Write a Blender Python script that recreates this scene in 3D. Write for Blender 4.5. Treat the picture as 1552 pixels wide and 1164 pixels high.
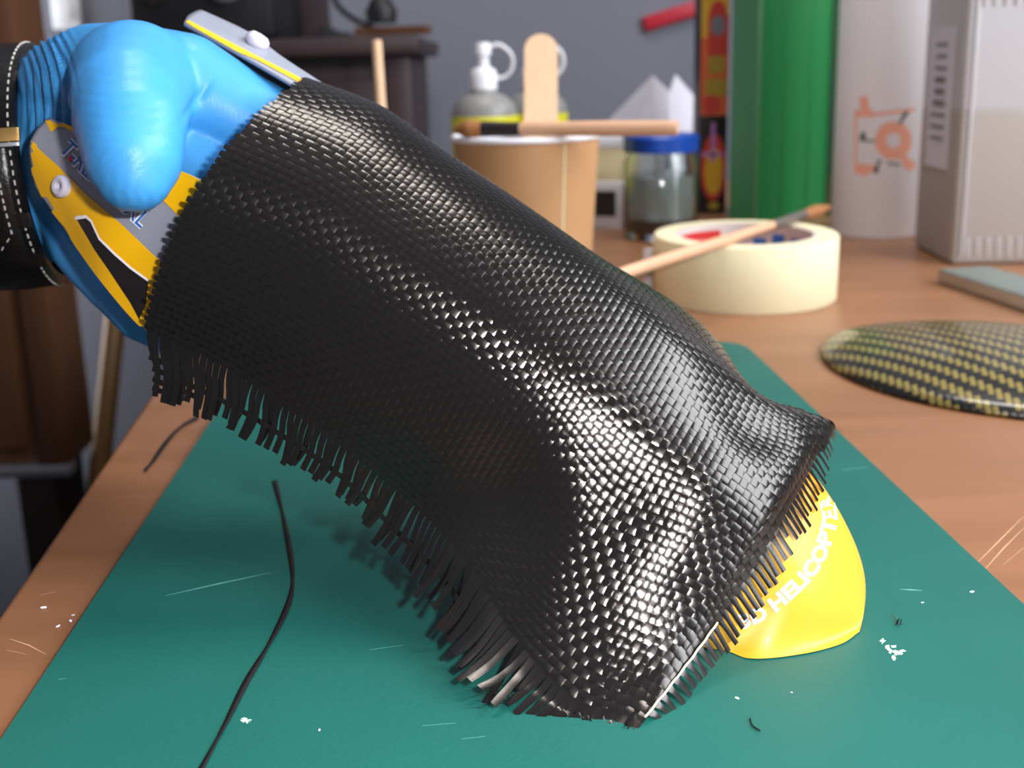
import bpy, bmesh, math, random
import numpy as np
from mathutils import Vector, Matrix
from mathutils.bvhtree import BVHTree
random.seed(7); np.random.seed(7)
for o in list(bpy.data.objects): bpy.data.objects.remove(o)
scene = bpy.context.scene
COL = scene.collection
CM = 0.01                                   # all modelling below is in centimetres

# ------------------------------------------------------------------ camera
F, CX, HOR = 1600.0, 776.0, 97.0            # focal length (px), centre column, horizon row
PITCH, ROLL, CAMH = math.radians(13.0), math.radians(1.5), 12.8
CY = HOR + F*math.tan(PITCH)
_r = Vector((1,0,0)); _u = Vector((0,math.sin(PITCH),math.cos(PITCH))); CF = Vector((0,math.cos(PITCH),-math.sin(PITCH)))
CR = _r*math.cos(ROLL) - _u*math.sin(ROLL); CU = _u*math.cos(ROLL) + _r*math.sin(ROLL)
C0 = Vector((0,0,CAMH))
def ray(x, y): return CF + CR*((x-CX)/F) - CU*((y-CY)/F)
def P(x, y, Z): return C0 + ray(x, y)*Z     # point at pixel and depth (cm)
def G(x, y, h=0.0):                         # point of the plane z = h seen at a pixel
    d = ray(x, y); return C0 + d*((h-CAMH)/d.z)
def pix(p):
    d = Vector(p)-C0; z = d.dot(CF); return CX+F*d.dot(CR)/z, CY-F*d.dot(CU)/z, z
cd = bpy.data.cameras.new('camera'); cam = bpy.data.objects.new('camera', cd); COL.objects.link(cam)
cd.sensor_fit = 'HORIZONTAL'; cd.sensor_width = 36; cd.lens = 36*F/1552
cd.shift_y = -(582-CY)/1552; cd.clip_start = 0.01; cd.clip_end = 50
cam.matrix_world = Matrix.Translation(C0*CM) @ Matrix((CR, CU, -CF)).transposed().to_4x4()
cd.dof.use_dof = True; cd.dof.focus_distance = 0.228; cd.dof.aperture_fstop = 17
scene.camera = cam

# ------------------------------------------------------------------ world, lights, exposure
w = bpy.data.worlds.new('room_daylight'); scene.world = w; w.use_nodes = True
w.node_tree.nodes['Background'].inputs[0].default_value = (0.80, 0.86, 1.0, 1)
w.node_tree.nodes['Background'].inputs[1].default_value = 0.5
def area(name, loc, target, sx, sy, power, col):
    l = bpy.data.lights.new(name, 'AREA'); l.shape = 'RECTANGLE'; l.size = sx*CM; l.size_y = sy*CM
    l.energy = power; l.color = col
    o = bpy.data.objects.new(name, l); COL.objects.link(o); o.location = Vector(loc)*CM
    o.rotation_euler = (Vector(target)-Vector(loc)).to_track_quat('-Z', 'Y').to_euler(); return o
fl = C0 + CR*4.5 + CU*3.0
area('camera_flash', fl, fl+CF*20-CU*4, 1.6, 0.9, 0.74, (1.0, 0.97, 0.95))
area('window_daylight', (112, 20, 55), (30, 40, 10), 150, 110, 48, (0.90, 0.95, 1.0))
area('overhead_fill', (15, 62, 168), (15, 62, 0), 70, 40, 12, (1.0, 0.95, 0.88))  # added unseen lamp, soft overhead fill for the desk and background
area('wall_strip_fill', (-105, 138, 5), (0, 150, -15), 30, 60, 5, (0.9, 0.95, 1.0))  # added lamp without a real source, brightens the wall strip beside the cabinet
vs = scene.view_settings; vs.view_transform = 'Standard'; vs.look = 'None'; vs.gamma = 1; vs.exposure = 0.38
vs.use_curve_mapping = False

# ------------------------------------------------------------------ materials
def srgb(r, g, b):
    f = lambda c: c/12.92 if c <= 0.04045 else ((c+0.055)/1.055)**2.4
    return (f(r/255), f(g/255), f(b/255), 1)
def mat(name, rgb, rough=0.5, metal=0.0, noise=0.0, nscale=40, bump=0.0, bscale=200, trans=0.0, spec=0.5, ior=1.45, sss=0.0, stretch=None, coat=0.0, rgb2=None):
    m = bpy.data.materials.new(name); m.use_nodes = True; nt = m.node_tree; b = nt.nodes['Principled BSDF']
    c = srgb(*rgb); b.inputs['Base Color'].default_value = c
    b.inputs['Roughness'].default_value = rough; b.inputs['Metallic'].default_value = metal
    b.inputs['Specular IOR Level'].default_value = spec; b.inputs['IOR'].default_value = ior
    b.inputs['Transmission Weight'].default_value = trans; b.inputs['Coat Weight'].default_value = coat
    if sss: b.inputs['Subsurface Weight'].default_value = sss; b.inputs['Subsurface Radius'].default_value = (.004,.003,.002)
    tc = nt.nodes.new('ShaderNodeTexCoord'); vec = tc.outputs['Object']
    if stretch:
        mp = nt.nodes.new('ShaderNodeMapping'); mp.inputs['Scale'].default_value = stretch[:3]
        if len(stretch) > 3: mp.inputs['Rotation'].default_value = (0,0,stretch[3])
        nt.links.new(vec, mp.inputs['Vector']); vec = mp.outputs['Vector']
    if noise or rgb2:
        n = nt.nodes.new('ShaderNodeTexNoise'); n.inputs['Scale'].default_value = nscale; n.inputs['Detail'].default_value = 5
        nt.links.new(vec, n.inputs['Vector'])
        r = nt.nodes.new('ShaderNodeValToRGB'); r.color_ramp.elements[0].position = .3; r.color_ramp.elements[1].position = .7
        d = srgb(*rgb2) if rgb2 else tuple(min(1, v*(1+noise)) for v in c[:3])+(1,)
        r.color_ramp.elements[0].color = tuple(v*(1-noise) for v in c[:3])+(1,); r.color_ramp.elements[1].color = d
        nt.links.new(n.outputs['Fac'], r.inputs['Fac']); nt.links.new(r.outputs['Color'], b.inputs['Base Color'])
    if bump:
        n2 = nt.nodes.new('ShaderNodeTexNoise'); n2.inputs['Scale'].default_value = bscale; n2.inputs['Detail'].default_value = 3
        nt.links.new(vec, n2.inputs['Vector'])
        bp = nt.nodes.new('ShaderNodeBump'); bp.inputs['Strength'].default_value = bump; bp.inputs['Distance'].default_value = 0.0006
        nt.links.new(n2.outputs['Fac'], bp.inputs['Height']); nt.links.new(bp.outputs['Normal'], b.inputs['Normal'])
    return m
def wood_mat(name, a, b_, grain=(4, 60, 60), rough=0.42, rot=0.0):
    m = bpy.data.materials.new(name); m.use_nodes = True; nt = m.node_tree; b = nt.nodes['Principled BSDF']
    tc = nt.nodes.new('ShaderNodeTexCoord'); mp = nt.nodes.new('ShaderNodeMapping')
    mp.inputs['Scale'].default_value = grain; mp.inputs['Rotation'].default_value = (0,0,rot)
    nt.links.new(tc.outputs['Object'], mp.inputs['Vector'])
    n = nt.nodes.new('ShaderNodeTexNoise'); n.inputs['Scale'].default_value = 1.0; n.inputs['Detail'].default_value = 8; n.inputs['Distortion'].default_value = 0.6
    nt.links.new(mp.outputs['Vector'], n.inputs['Vector'])
    r = nt.nodes.new('ShaderNodeValToRGB'); r.color_ramp.elements[0].position = .32; r.color_ramp.elements[1].position = .68
    r.color_ramp.elements[0].color = srgb(*a); r.color_ramp.elements[1].color = srgb(*b_)
    nt.links.new(n.outputs['Fac'], r.inputs['Fac']); nt.links.new(r.outputs['Color'], b.inputs['Base Color'])
    b.inputs['Roughness'].default_value = rough
    return m
M = {}
M['desk'] = wood_mat('beech_laminate', (132,90,61), (148,102,73), grain=(5, 46, 46), rough=0.38, rot=math.radians(70))
M['mat_green'] = mat('cutting_mat_green', (15,90,82), 0.5, noise=0.05, nscale=30, bump=0.15, bscale=900)
M['mat_scratch'] = mat('mat_scratch', (92,160,150), 0.6)
M['desk_scratch'] = mat('desk_scratch', (206,166,130), 0.6)
M['smear'] = mat('white_smear', (190,225,220), 0.5)
M['yellow'] = mat('canopy_yellow', (224,164,46), 0.42, coat=0.08)
M['yellow_print'] = mat('stripe_yellow', (240,182,12), 0.35)
M['grey_print'] = mat('canopy_grey', (142,146,160), 0.35)
M['black_print'] = mat('window_black', (34,28,28), 0.35)
M['white_print'] = mat('print_white', (245,243,250), 0.4)
M['blue_print'] = mat('print_blue', (40,110,190), 0.4)
M['red_print'] = mat('print_red', (200,50,50), 0.4)
M['inner'] = mat('canopy_inside', (40,32,30), 0.6)
M['grommet'] = mat('rubber_grommet', (205,203,222), 0.4)
M['glove'] = mat('nitrile_blue', (62,146,212), 0.42, noise=0.05, nscale=120, bump=0.10, bscale=1500, sss=0.0)
M['skin'] = mat('skin', (214,160,140), 0.5, noise=0.05, nscale=200, sss=0.1)
M['leather'] = mat('black_leather', (18,17,20), 0.28, bump=0.3, bscale=700)
M['stitch'] = mat('white_thread', (215,212,205), 0.7)
M['gold'] = mat('gold_metal', (212,170,105), 0.3, metal=0.9)
M['steel'] = mat('steel', (190,190,195), 0.3, metal=0.9)
M['wall'] = mat('grey_wall_paint', (114,115,126), 0.8, noise=0.03, nscale=3, bump=0.15, bscale=120)
M['kraft'] = mat('kraft_paper', (178,134,92), 0.75, noise=0.04, nscale=60)
M['cup_white'] = mat('cup_lining', (232,230,236), 0.5)
M['birch'] = mat('birch_stick', (222,184,148), 0.65, noise=0.06, nscale=8, stretch=(60,60,4))
M['handle'] = mat('brush_handle_wood', (206,160,128), 0.5, noise=0.05, nscale=60)
M['tapecream'] = mat('masking_tape_crepe', (226,214,176), 0.7, noise=0.03, nscale=50, bump=0.2, bscale=300)
M['core'] = mat('tape_core_card', (206,196,190), 0.7)
M['towel'] = mat('paper_towel', (250,248,252), 0.9, bump=0.4, bscale=260)
M['orange_print'] = mat('towel_print_orange', (255,184,158), 0.9)
M['dark_print'] = mat('towel_print_dark', (58,66,70), 0.9)
M['green_box'] = mat('green_card', (24,124,62), 0.45)
M['green_side'] = mat('green_card_edge', (84,140,98), 0.6)
M['dark'] = mat('dark_plastic', (22,20,24), 0.5)
M['darkbrown'] = mat('sideboard_wood', (56,42,44), 0.5, noise=0.1, nscale=5, stretch=(2,20,20))
M['cabinet'] = mat('brown_cabinet_wood', (92,58,36), 0.5, noise=0.12, nscale=5, stretch=(20,20,2))
M['cabinet_dark'] = mat('cabinet_seam', (30,18,12), 0.6)
M['floor'] = mat('dark_floor', (34,32,40), 0.6, noise=0.1, nscale=10)
M['pole'] = mat('brass_pole', (104,76,42), 0.4, metal=0.3)
M['red'] = mat('red_plastic', (176,24,46), 0.45)
M['blue_lid'] = mat('blue_lid', (10,72,172), 0.35)
M['glue_label'] = mat('yellow_label', (206,200,40), 0.5)
M['glue_body'] = mat('frosted_plastic', (150,148,146), 0.4, trans=0.25)
M['white_plastic'] = mat('white_plastic', (226,226,232), 0.4)
M['grey_text'] = mat('grey_print', (120,118,128), 0.7)
M['canister'] = mat('translucent_plastic', (206,204,208), 0.4, trans=0.15)
M['liquid'] = mat('canister_filled', (176,166,160), 0.4, trans=0.1)
M['paper'] = mat('white_paper', (216,214,226), 0.85)
M['cream'] = mat('cream_card', (214,198,160), 0.8)
M['stone'] = mat('grey_green_stone', (112,118,114), 0.6, noise=0.08, nscale=60, bump=0.3, bscale=400)
M['bristle'] = mat('brush_bristle', (150,98,58), 0.8, noise=0.2, nscale=100, stretch=(10,10,1))
M['ferrule'] = mat('brush_ferrule', (150,140,134), 0.35, metal=0.8)
M['ferrule_dark'] = mat('dark_ferrule', (50,42,44), 0.4, metal=0.5)
M['glass'] = mat('jar_glass', (235,242,240), 0.05, trans=1.0, ior=1.45)
M['jar_liquid'] = mat('jar_solvent', (196,206,206), 0.1, trans=0.6)
M['lead'] = mat('dark_residue', (66,52,44), 0.6)
M['carton_yellow'] = mat('carton_yellow', (206,160,30), 0.5)
M['carton_orange'] = mat('carton_orange', (208,92,44), 0.5)
M['carton_red'] = mat('carton_red', (190,50,40), 0.5)
M['carton_black'] = mat('carton_black', (28,22,26), 0.5)
M['carton_olive'] = mat('carton_olive', (160,134,30), 0.5)
M['carton_violet'] = mat('carton_violet', (176,120,190), 0.5)
M['switch'] = mat('switch_white', (226,226,230), 0.5)
M['thread'] = mat('cream_thread', (236,226,190), 0.6)

def tow_mat(name, base, rough, aniso, metal=0.85):
    m = bpy.data.materials.new(name); m.use_nodes = True; nt = m.node_tree; b = nt.nodes['Principled BSDF']
    b.inputs['Base Color'].default_value = base+(1,); b.inputs['Metallic'].default_value = metal
    b.inputs['Roughness'].default_value = rough; b.inputs['Anisotropic'].default_value = aniso
    b.inputs['Anisotropic Rotation'].default_value = 0.0
    tg = nt.nodes.new('ShaderNodeTangent'); tg.direction_type = 'UV_MAP'; tg.uv_map = 'fibre'
    nt.links.new(tg.outputs['Tangent'], b.inputs['Tangent'])
    uv = nt.nodes.new('ShaderNodeUVMap'); uv.uv_map = 'fibre'                 # fine filaments along the tow
    mp = nt.nodes.new('ShaderNodeMapping'); mp.inputs['Scale'].default_value = (1.5, 26, 1)
    n = nt.nodes.new('ShaderNodeTexNoise'); n.inputs['Scale'].default_value = 1.0; n.inputs['Detail'].default_value = 3
    bp = nt.nodes.new('ShaderNodeBump'); bp.inputs['Strength'].default_value = 0.25; bp.inputs['Distance'].default_value = 0.00004
    nt.links.new(uv.outputs['UV'], mp.inputs['Vector']); nt.links.new(mp.outputs['Vector'], n.inputs['Vector'])
    nt.links.new(n.outputs['Fac'], bp.inputs['Height']); nt.links.new(bp.outputs['Normal'], b.inputs['Normal'])
    return m
M['tow'] = tow_mat('carbon_tow', (0.056,0.052,0.050), 0.145, 0.97)

# ------------------------------------------------------------------ object helpers
def tag(o, label=None, cat=None, group=None, kind=None):
    if label: o['label'] = label
    if cat: o['category'] = cat
    if group: o['group'] = group
    if kind: o['kind'] = kind
    return o
def empty(name, loc_cm, label, cat, group=None):
    o = bpy.data.objects.new(name, None); o.empty_display_size = 0.01; COL.objects.link(o)
    o.location = Vector(loc_cm)*CM; return tag(o, label, cat, group)
def link(name, me, material, parent=None, smooth=True):
    o = bpy.data.objects.new(name, me); COL.objects.link(o)
    for m in (material if isinstance(material, (list, tuple)) else [material]):
        if m is not None and m.name not in [x.name for x in me.materials if x]: me.materials.append(m)
    if smooth: me.shade_smooth()
    if parent is not None:
        o.parent = parent; o.matrix_parent_inverse = Matrix.Translation(-_wloc(parent))
    return o
def _wloc(o):
    v = Vector(o.location)
    return v
def recenter(o):
    """move the origin of a mesh object to its own base centre (top-level things that are one mesh)"""
    me = o.data; co = np.array([v.co for v in me.vertices]); mn = co.min(0); mx = co.max(0)
    c = Vector(((mn[0]+mx[0])/2, (mn[1]+mx[1])/2, mn[2])); me.transform(Matrix.Translation(-c)); o.location = Vector(o.location)+c
    return o
def mesh_obj(name, verts, faces, material, parent=None, smooth=True):
    me = bpy.data.meshes.new(name)
    me.from_pydata([tuple(Vector(v)*CM) for v in verts], [], [tuple(f) for f in faces]); me.update()
    return link(name, me, material, parent, smooth)
def bm_obj(name, bm, material, parent=None, smooth=False):
    bmesh.ops.scale(bm, vec=(CM,CM,CM), verts=bm.verts); bmesh.ops.recalc_face_normals(bm, faces=bm.faces)
    me = bpy.data.meshes.new(name); bm.to_mesh(me); bm.free()
    o = link(name, me, material, parent, False)
    if smooth: me.shade_smooth(); me.set_sharp_from_angle(angle=math.radians(38))
    return o
def frame(zdir, xdir=None):
    z = Vector(zdir).normalized(); x = Vector(xdir) if xdir is not None else Vector((1,0,0)) if abs(z.x) < .9 else Vector((0,1,0))
    x = (x - z*x.dot(z)).normalized(); y = z.cross(x); return Matrix((x, y, z)).transposed()
def box_bm(bm, c, size, rot=None, bev=0.0, seg=2):
    g = bmesh.ops.create_cube(bm, size=1); vs_ = g['verts']
    R = rot.to_4x4() if rot is not None else Matrix.Identity(4)
    bmesh.ops.transform(bm, matrix=Matrix.Translation(Vector(c)) @ R @ Matrix.Diagonal(Vector(size).to_4d()), verts=vs_)
    if bev:
        es = list({e for v in vs_ for e in v.link_edges}); bmesh.ops.bevel(bm, geom=es, offset=bev, segments=seg, affect='EDGES', profile=.5)
def box(name, c, size, material, parent=None, rot=None, bev=0.0):
    bm = bmesh.new(); box_bm(bm, c, size, rot, bev); return bm_obj(name, bm, material, parent, bev > 0)
def lathe(name, prof, material, parent=None, base=(0,0,0), axis=(0,0,1), n=48, closed=False):
    Rm = frame(axis); b = Vector(base); v = []; f = []
    for r, z in prof:
        for k in range(n):
            a = 2*math.pi*k/n; v.append(b + Rm @ Vector((r*math.cos(a), r*math.sin(a), z)))
    m = len(prof)
    for i in range(m-1 if not closed else m):
        for k in range(n):
            a, b2 = i*n+k, i*n+(k+1) % n; c2, d = ((i+1) % m)*n+(k+1) % n, ((i+1) % m)*n+k
            f.append((a, b2, c2, d))
    o = mesh_obj(name, v, f, material, parent); bm = bmesh.new(); bm.from_mesh(o.data)
    bmesh.ops.remove_doubles(bm, verts=bm.verts, dist=1e-6); bmesh.ops.recalc_face_normals(bm, faces=bm.faces); bm.to_mesh(o.data); bm.free()
    o.data.shade_smooth(); o.data.set_sharp_from_angle(angle=math.radians(40)); return o
def crom(pts, per=6):
    p = [np.array(q, float) for q in pts]; out = []
    for i in range(len(p)-1):
        p0 = p[i-1] if i else 2*p[0]-p[1]; p1, p2 = p[i], p[i+1]; p3 = p[i+2] if i+2 < len(p) else 2*p[-1]-p[-2]
        for k in range(per):
            t = k/per; out.append(.5*((2*p1)+(-p0+p2)*t+(2*p0-5*p1+4*p2-p3)*t*t+(-p0+3*p1-3*p2+p3)*t**3))
    out.append(p[-1]); return np.array(out)
def tube(name, pts, rad, material, parent=None, n=10, per=6, caps=True, flat=1.0):
    pts = crom([tuple(p) for p in pts], per); m = len(pts)
    rr = np.interp(np.linspace(0,1,m), np.linspace(0,1,len(rad)), rad) if hasattr(rad, '__len__') else np.full(m, rad)
    v = []; f = []; up = None
    for i in range(m):
        t = Vector(pts[min(i+1,m-1)]-pts[max(i-1,0)]).normalized()
        if up is None: up = Vector((0,0,1)) if abs(t.z) < .9 else Vector((1,0,0))
        s = t.cross(up).normalized(); up = s.cross(t)
        for k in range(n):
            a = 2*math.pi*k/n; v.append(Vector(pts[i]) + (s*math.cos(a) + up*math.sin(a)*flat)*rr[i])
    for i in range(m-1):
        for k in range(n): f.append((i*n+k, i*n+(k+1) % n, (i+1)*n+(k+1) % n, (i+1)*n+k))
    if caps: f.append(tuple(range(n))[::-1]); f.append(tuple(range((m-1)*n, m*n)))
    o = mesh_obj(name, v, f, material, parent); o.data.set_sharp_from_angle(angle=math.radians(50)); return o
def cr_axis(A, fine):
    """Catmull-Rom along axis 0 of array A at fractional indices fine"""
    n = A.shape[0]; i = np.clip(np.floor(fine).astype(int), 0, n-2); t = (fine-i).reshape((-1,)+(1,)*(A.ndim-1))
    g = lambda k: np.where(((k >= 0) & (k < n)).reshape((-1,)+(1,)*(A.ndim-1)), A[np.clip(k,0,n-1)],
                           np.where((k < 0).reshape((-1,)+(1,)*(A.ndim-1)), 2*A[0]-A[1], 2*A[-1]-A[-2]))
    p0, p1, p2, p3 = g(i-1), g(i), g(i+1), g(i+2)
    return .5*((2*p1)+(-p0+p2)*t+(2*p0-5*p1+4*p2-p3)*t*t+(-p0+3*p1-3*p2+p3)*t**3)
def dense(A, su, sv):
    nu = (A.shape[0]-1)*su+1; nv = (A.shape[1]-1)*sv+1
    B = cr_axis(A, np.linspace(0, A.shape[0]-1, nu)); Cc = cr_axis(np.swapaxes(B,0,1), np.linspace(0, A.shape[1]-1, nv))
    return np.swapaxes(Cc, 0, 1)
def grid_faces(nu, nv): return [(i*nv+j, (i+1)*nv+j, (i+1)*nv+j+1, i*nv+j+1) for i in range(nu-1) for j in range(nv-1)]
def grid_obj(name, D, material, parent=None, solid=0.0, inner=None):
    nu, nv = D.shape[:2]
    o = mesh_obj(name, D.reshape(-1,3), grid_faces(nu, nv), material, parent)
    bm = bmesh.new(); bm.from_mesh(o.data); bmesh.ops.remove_doubles(bm, verts=bm.verts, dist=1e-6)
    # outward means towards the camera for the middle of the patch
    bm.normal_update(); fs = list(bm.faces); s = sum((f.normal.dot(C0*CM-f.calc_center_median()) for f in fs))
    if s < 0: bmesh.ops.reverse_faces(bm, faces=fs)
    bm.to_mesh(o.data); bm.free()
    if solid:
        md = o.modifiers.new('thickness', 'SOLIDIFY'); md.thickness = solid*CM; md.offset = -1
        if inner: o.data.materials.append(inner); md.material_offset = 1
    return o
def bvh_of(D):
    nu, nv = D.shape[:2]; return BVHTree.FromPolygons([Vector(p) for p in D.reshape(-1,3)], grid_faces(nu, nv))
def hit(bvh, x, y):
    r = ray(x, y); h = bvh.ray_cast(C0, r.normalized()); return h
def decal(name, polys, bvh, off, material, parent, cuts=3, zref=26.3):
    """flat print: outlines in photo pixels laid on a surface in 3D, lifted off it by its normal"""
    bm = bmesh.new()
    for poly in polys:
        fine = []
        for (xa, ya), (xb, yb) in zip(poly, poly[1:]+poly[:1]):
            k = max(1, int(math.hypot(xb-xa, yb-ya)/5)); fine += [(xa+(xb-xa)*q/k, ya+(yb-ya)*q/k) for q in range(k)]
        vv = [bm.verts.new((x, y, 0)) for x, y in fine]; bm.faces.new(vv)
    bmesh.ops.triangulate(bm, faces=bm.faces)
    for _ in range(cuts):
        es = [e for e in bm.edges if e.calc_length() > 9]
        if es: bmesh.ops.subdivide_edges(bm, edges=es, cuts=1); bmesh.ops.triangulate(bm, faces=bm.faces)
    drop = []
    for v in bm.verts:
        h = hit(bvh, v.co.x, v.co.y)
        if h[0] is None: h = bvh.find_nearest(P(v.co.x, v.co.y, zref))
        nrm = h[1] if h[1].dot(C0-h[0]) > 0 else -h[1]
        v.co = h[0] + nrm*off
    return bm_obj(name, bm, material, parent)
def text_polys(txt, size=1.0, bold=0.0):
    cu = bpy.data.curves.new('lettering', 'FONT'); cu.body = txt; cu.size = size; cu.offset = bold; cu.resolution_u = 3
    ob = bpy.data.objects.new('lettering_tmp', cu); COL.objects.link(ob); bpy.context.view_layer.update()
    me = bpy.data.meshes.new_from_object(ob.evaluated_get(bpy.context.evaluated_depsgraph_get()))
    V = np.array([v.co[:2] for v in me.vertices]); Fc = [tuple(p.vertices) for p in me.polygons]
    bpy.data.objects.remove(ob); bpy.data.curves.remove(cu); bpy.data.meshes.remove(me); return V, Fc
def text_on(name, txt, path, height, bvh, off, material, parent, bold=0.0, flip=1):
    """lettering along a pixel path, projected onto a surface once and kept there"""
    V, Fc = text_polys(txt, 1.0, bold); V = V.copy(); x0, x1 = V[:,0].min(), V[:,0].max()
    pts = crom(path, 12); seg = np.r_[0, np.cumsum(np.linalg.norm(np.diff(pts, axis=0), axis=1))]
    out = []
    for x, y in V:
        s = (x-x0)/(x1-x0)*seg[-1]; px = np.array([np.interp(s, seg, pts[:,k]) for k in (0,1)])
        q = np.array([np.interp(min(s+2,seg[-1]), seg, pts[:,k])-np.interp(max(s-2,0), seg, pts[:,k]) for k in (0,1)]); q /= np.linalg.norm(q)
        nrm = np.array([q[1], -q[0]])*flip; p = px + nrm*(y/0.7)*height
        h = hit(bvh, p[0], p[1])
        if h[0] is None: out.append(None); continue
        n = h[1] if h[1].dot(C0-h[0]) > 0 else -h[1]; out.append(h[0]+n*off)
    keep = [f for f in Fc if all(out[i] is not None for i in f)]
    root = list(range(len(out)))
    def find(a):
        while root[a] != a: root[a] = root[root[a]]; a = root[a]
        return a
    for f in keep:
        for i in f[1:]: root[find(i)] = find(f[0])
    grp = {}
    for f in keep: grp.setdefault(find(f[0]), []).append(f)
    for fs in grp.values():                    # one part for each letter
        ids = sorted({i for f in fs for i in f}); ix = {i: k for k, i in enumerate(ids)}
        mesh_obj(name, [out[i] for i in ids], [tuple(ix[i] for i in f) for f in fs], material, parent, False)

# ================================================================== the room
FLOOR = -73.0
def plane_struct(name, c, size, material):
    o = box(name, c, size, material); return tag(recenter(o), kind='structure')
YW = 155.0
tag(plane_struct('floor', (2, 40, FLOOR-1.5), (236, 330, 3), M['floor']), 'dark floor under the desk', 'floor')
tag(plane_struct('wall_back', (2, YW+3, 60), (236, 6, 266), M['wall']), 'blue grey painted wall behind the desk', 'wall')

tag(plane_struct('wall_left', (-113, 40, 60), (6, 330, 266), M['wall']), 'blue grey painted wall left of the desk, out of view', 'wall')
tag(plane_struct('ceiling', (2, 40, 175), (236, 330, 4), M['white_plastic']), 'white ceiling above the desk, out of view', 'ceiling')
tag(plane_struct('wall_front', (2, -127, 60), (236, 6, 266), M['wall']), 'blue grey painted wall behind the camera, out of view', 'wall')
tag(plane_struct('wall_right', (118, 40, 60), (6, 330, 266), M['wall']), 'blue grey painted wall with the window right of the desk, out of view', 'wall')
# desk top with its left edge in view
dA, dB = G(220,610), G(0,925); dd = (dA-dB).normalized(); dn = Vector((dd.y, -dd.x, 0))
desk = empty('desk', (30, 50, FLOOR), 'wooden desk with an orange brown beech top under everything', 'desk')
def desk_pt(a, b): return dA + dd*a + dn*b
bm = bmesh.new(); L0, L1, W1 = -75, 70, 112
cc = desk_pt((L0+L1)/2, W1/2); Rd = Matrix((dn, dd, Vector((0,0,1)))).transposed()
box_bm(bm, (cc.x, cc.y, -1.3), (W1, L1-L0, 2.6), Rd, bev=0.25, seg=3)
bm_obj('desk_top', bm, M['desk'], desk, True)
for a, b in ((L0+20, 10), (L0+20, W1-8), (L1-8, 10), (L1-8, W1-8)):
    q = desk_pt(a, b); box('leg', (q.x, q.y, (FLOOR-2.6)/2), (5, 5, -FLOOR-2.6), M['cabinet_dark'], desk, Rd, 0.3)

# cutting mat, A4 size, back right corner in view
mr0, mr1 = G(1130,530), G(1552,930); ml0 = G(315,655)
md_ = (mr0-mr1).normalized(); mn_ = Vector((md_.y, -md_.x, 0))        # along the long side, to the right
TH = 0.22
mw = (mr0-ml0).dot(mn_); back = G(1100,524)
cr_ = mr0 + md_*((back-mr0).dot(md_))                                # back right corner
mat_c = cr_ - mn_*(mw/2) - md_*15.2
def rounded_slab(name, c, ex, ey, sx, sy, r, z0, z1, material, parent=None, n=7):
    pts = []
    for qx, qy, a0 in ((1,1,0),(-1,1,90),(-1,-1,180),(1,-1,270)):
        for k in range(n+1):
            a = math.radians(a0+90*k/n); pts.append(c + ex*(qx*(sx/2-r)+r*math.cos(a)) + ey*(qy*(sy/2-r)+r*math.sin(a)))
    m = len(pts); v = [Vector((p.x,p.y,z0)) for p in pts]+[Vector((p.x,p.y,z1)) for p in pts]
    f = [tuple(range(m))[::-1], tuple(range(m,2*m))]+[(i,(i+1)%m,m+(i+1)%m,m+i) for i in range(m)]
    return mesh_obj(name, v, f, material, parent, False)
cmat = empty('cutting_mat', (mat_c.x, mat_c.y, 0), 'dark green self healing cutting mat with rounded corners lying on the desk', 'cutting mat')
rounded_slab('mat_sheet', mat_c, mn_, md_, mw, 30.4, 1.3, 0.0, TH, M['mat_green'], cmat)
def strip_px(name, pts, wpx, material, parent, h):
    v = []; f = []
    for i, (x, y) in enumerate(pts):
        a = pts[max(i-1,0)]; b = pts[min(i+1,len(pts)-1)]; d = Vector((b[0]-a[0], b[1]-a[1])).normalized(); q = wpx*(.5 if 0 < i < len(pts)-1 else .15)
        v += [G(x-d.y*q, y+d.x*q, h), G(x+d.y*q, y-d.x*q, h)]
        if i: f.append((2*i-2, 2*i-1, 2*i+1, 2*i))
    return mesh_obj(name, v, f, material, parent, False)
for pts in ([(1364,893),(1382,894),(1398,895)], [(250,903),(330,885),(410,868)], [(640,1100),(690,1096)], [(1275,712),(1315,708)],
            [(88,1030),(100,1028)], [(700,1120),(735,1116)], [(560,985),(610,978)]):
    strip_px('scratch', pts, 1.8, M['mat_scratch'], cmat, TH+0.006)
def blob_px(name, cx, cy, rx, ry, material, parent, h, n=22, seed=1, rough=.45):
    rnd = random.Random(seed); v = [G(cx, cy, h)]
    for k in range(n):
        a = 2*math.pi*k/n; r = 1-rough*rnd.random(); v.append(G(cx+rx*r*math.cos(a), cy+ry*r*math.sin(a), h))
    return mesh_obj(name, v, [(0, 1+k, 1+(k+1)%n) for k in range(n)], material, parent, False)
rs_ = random.Random(9)
for k in range(9): blob_px('glue_smear', 1358+rs_.gauss(0,9), 986+rs_.gauss(0,6), 3+4*rs_.random(), 2+4*rs_.random(), M['smear'], cmat, TH+.006+k*.0004, seed=20+k, rough=.6)
blob_px('glue_smear', 1338, 972, 6, 5, M['smear'], cmat, TH+.006, seed=5, rough=.7)
blob_px('glue_smear', 372, 1092, 11, 5, M['smear'], cmat, TH+.006, seed=8, rough=.8)

for pts in ([(1552,782),(1515,819),(1476,858)], [(1552,800),(1520,832),(1490,866)], [(1552,830),(1520,856)], [(14,968),(44,978),(70,992)], [(10,985),(40,992)], [(62,902),(84,897)]):
    strip_px('scratch', pts, 1.7, M['desk_scratch'], desk, .006)
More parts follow.
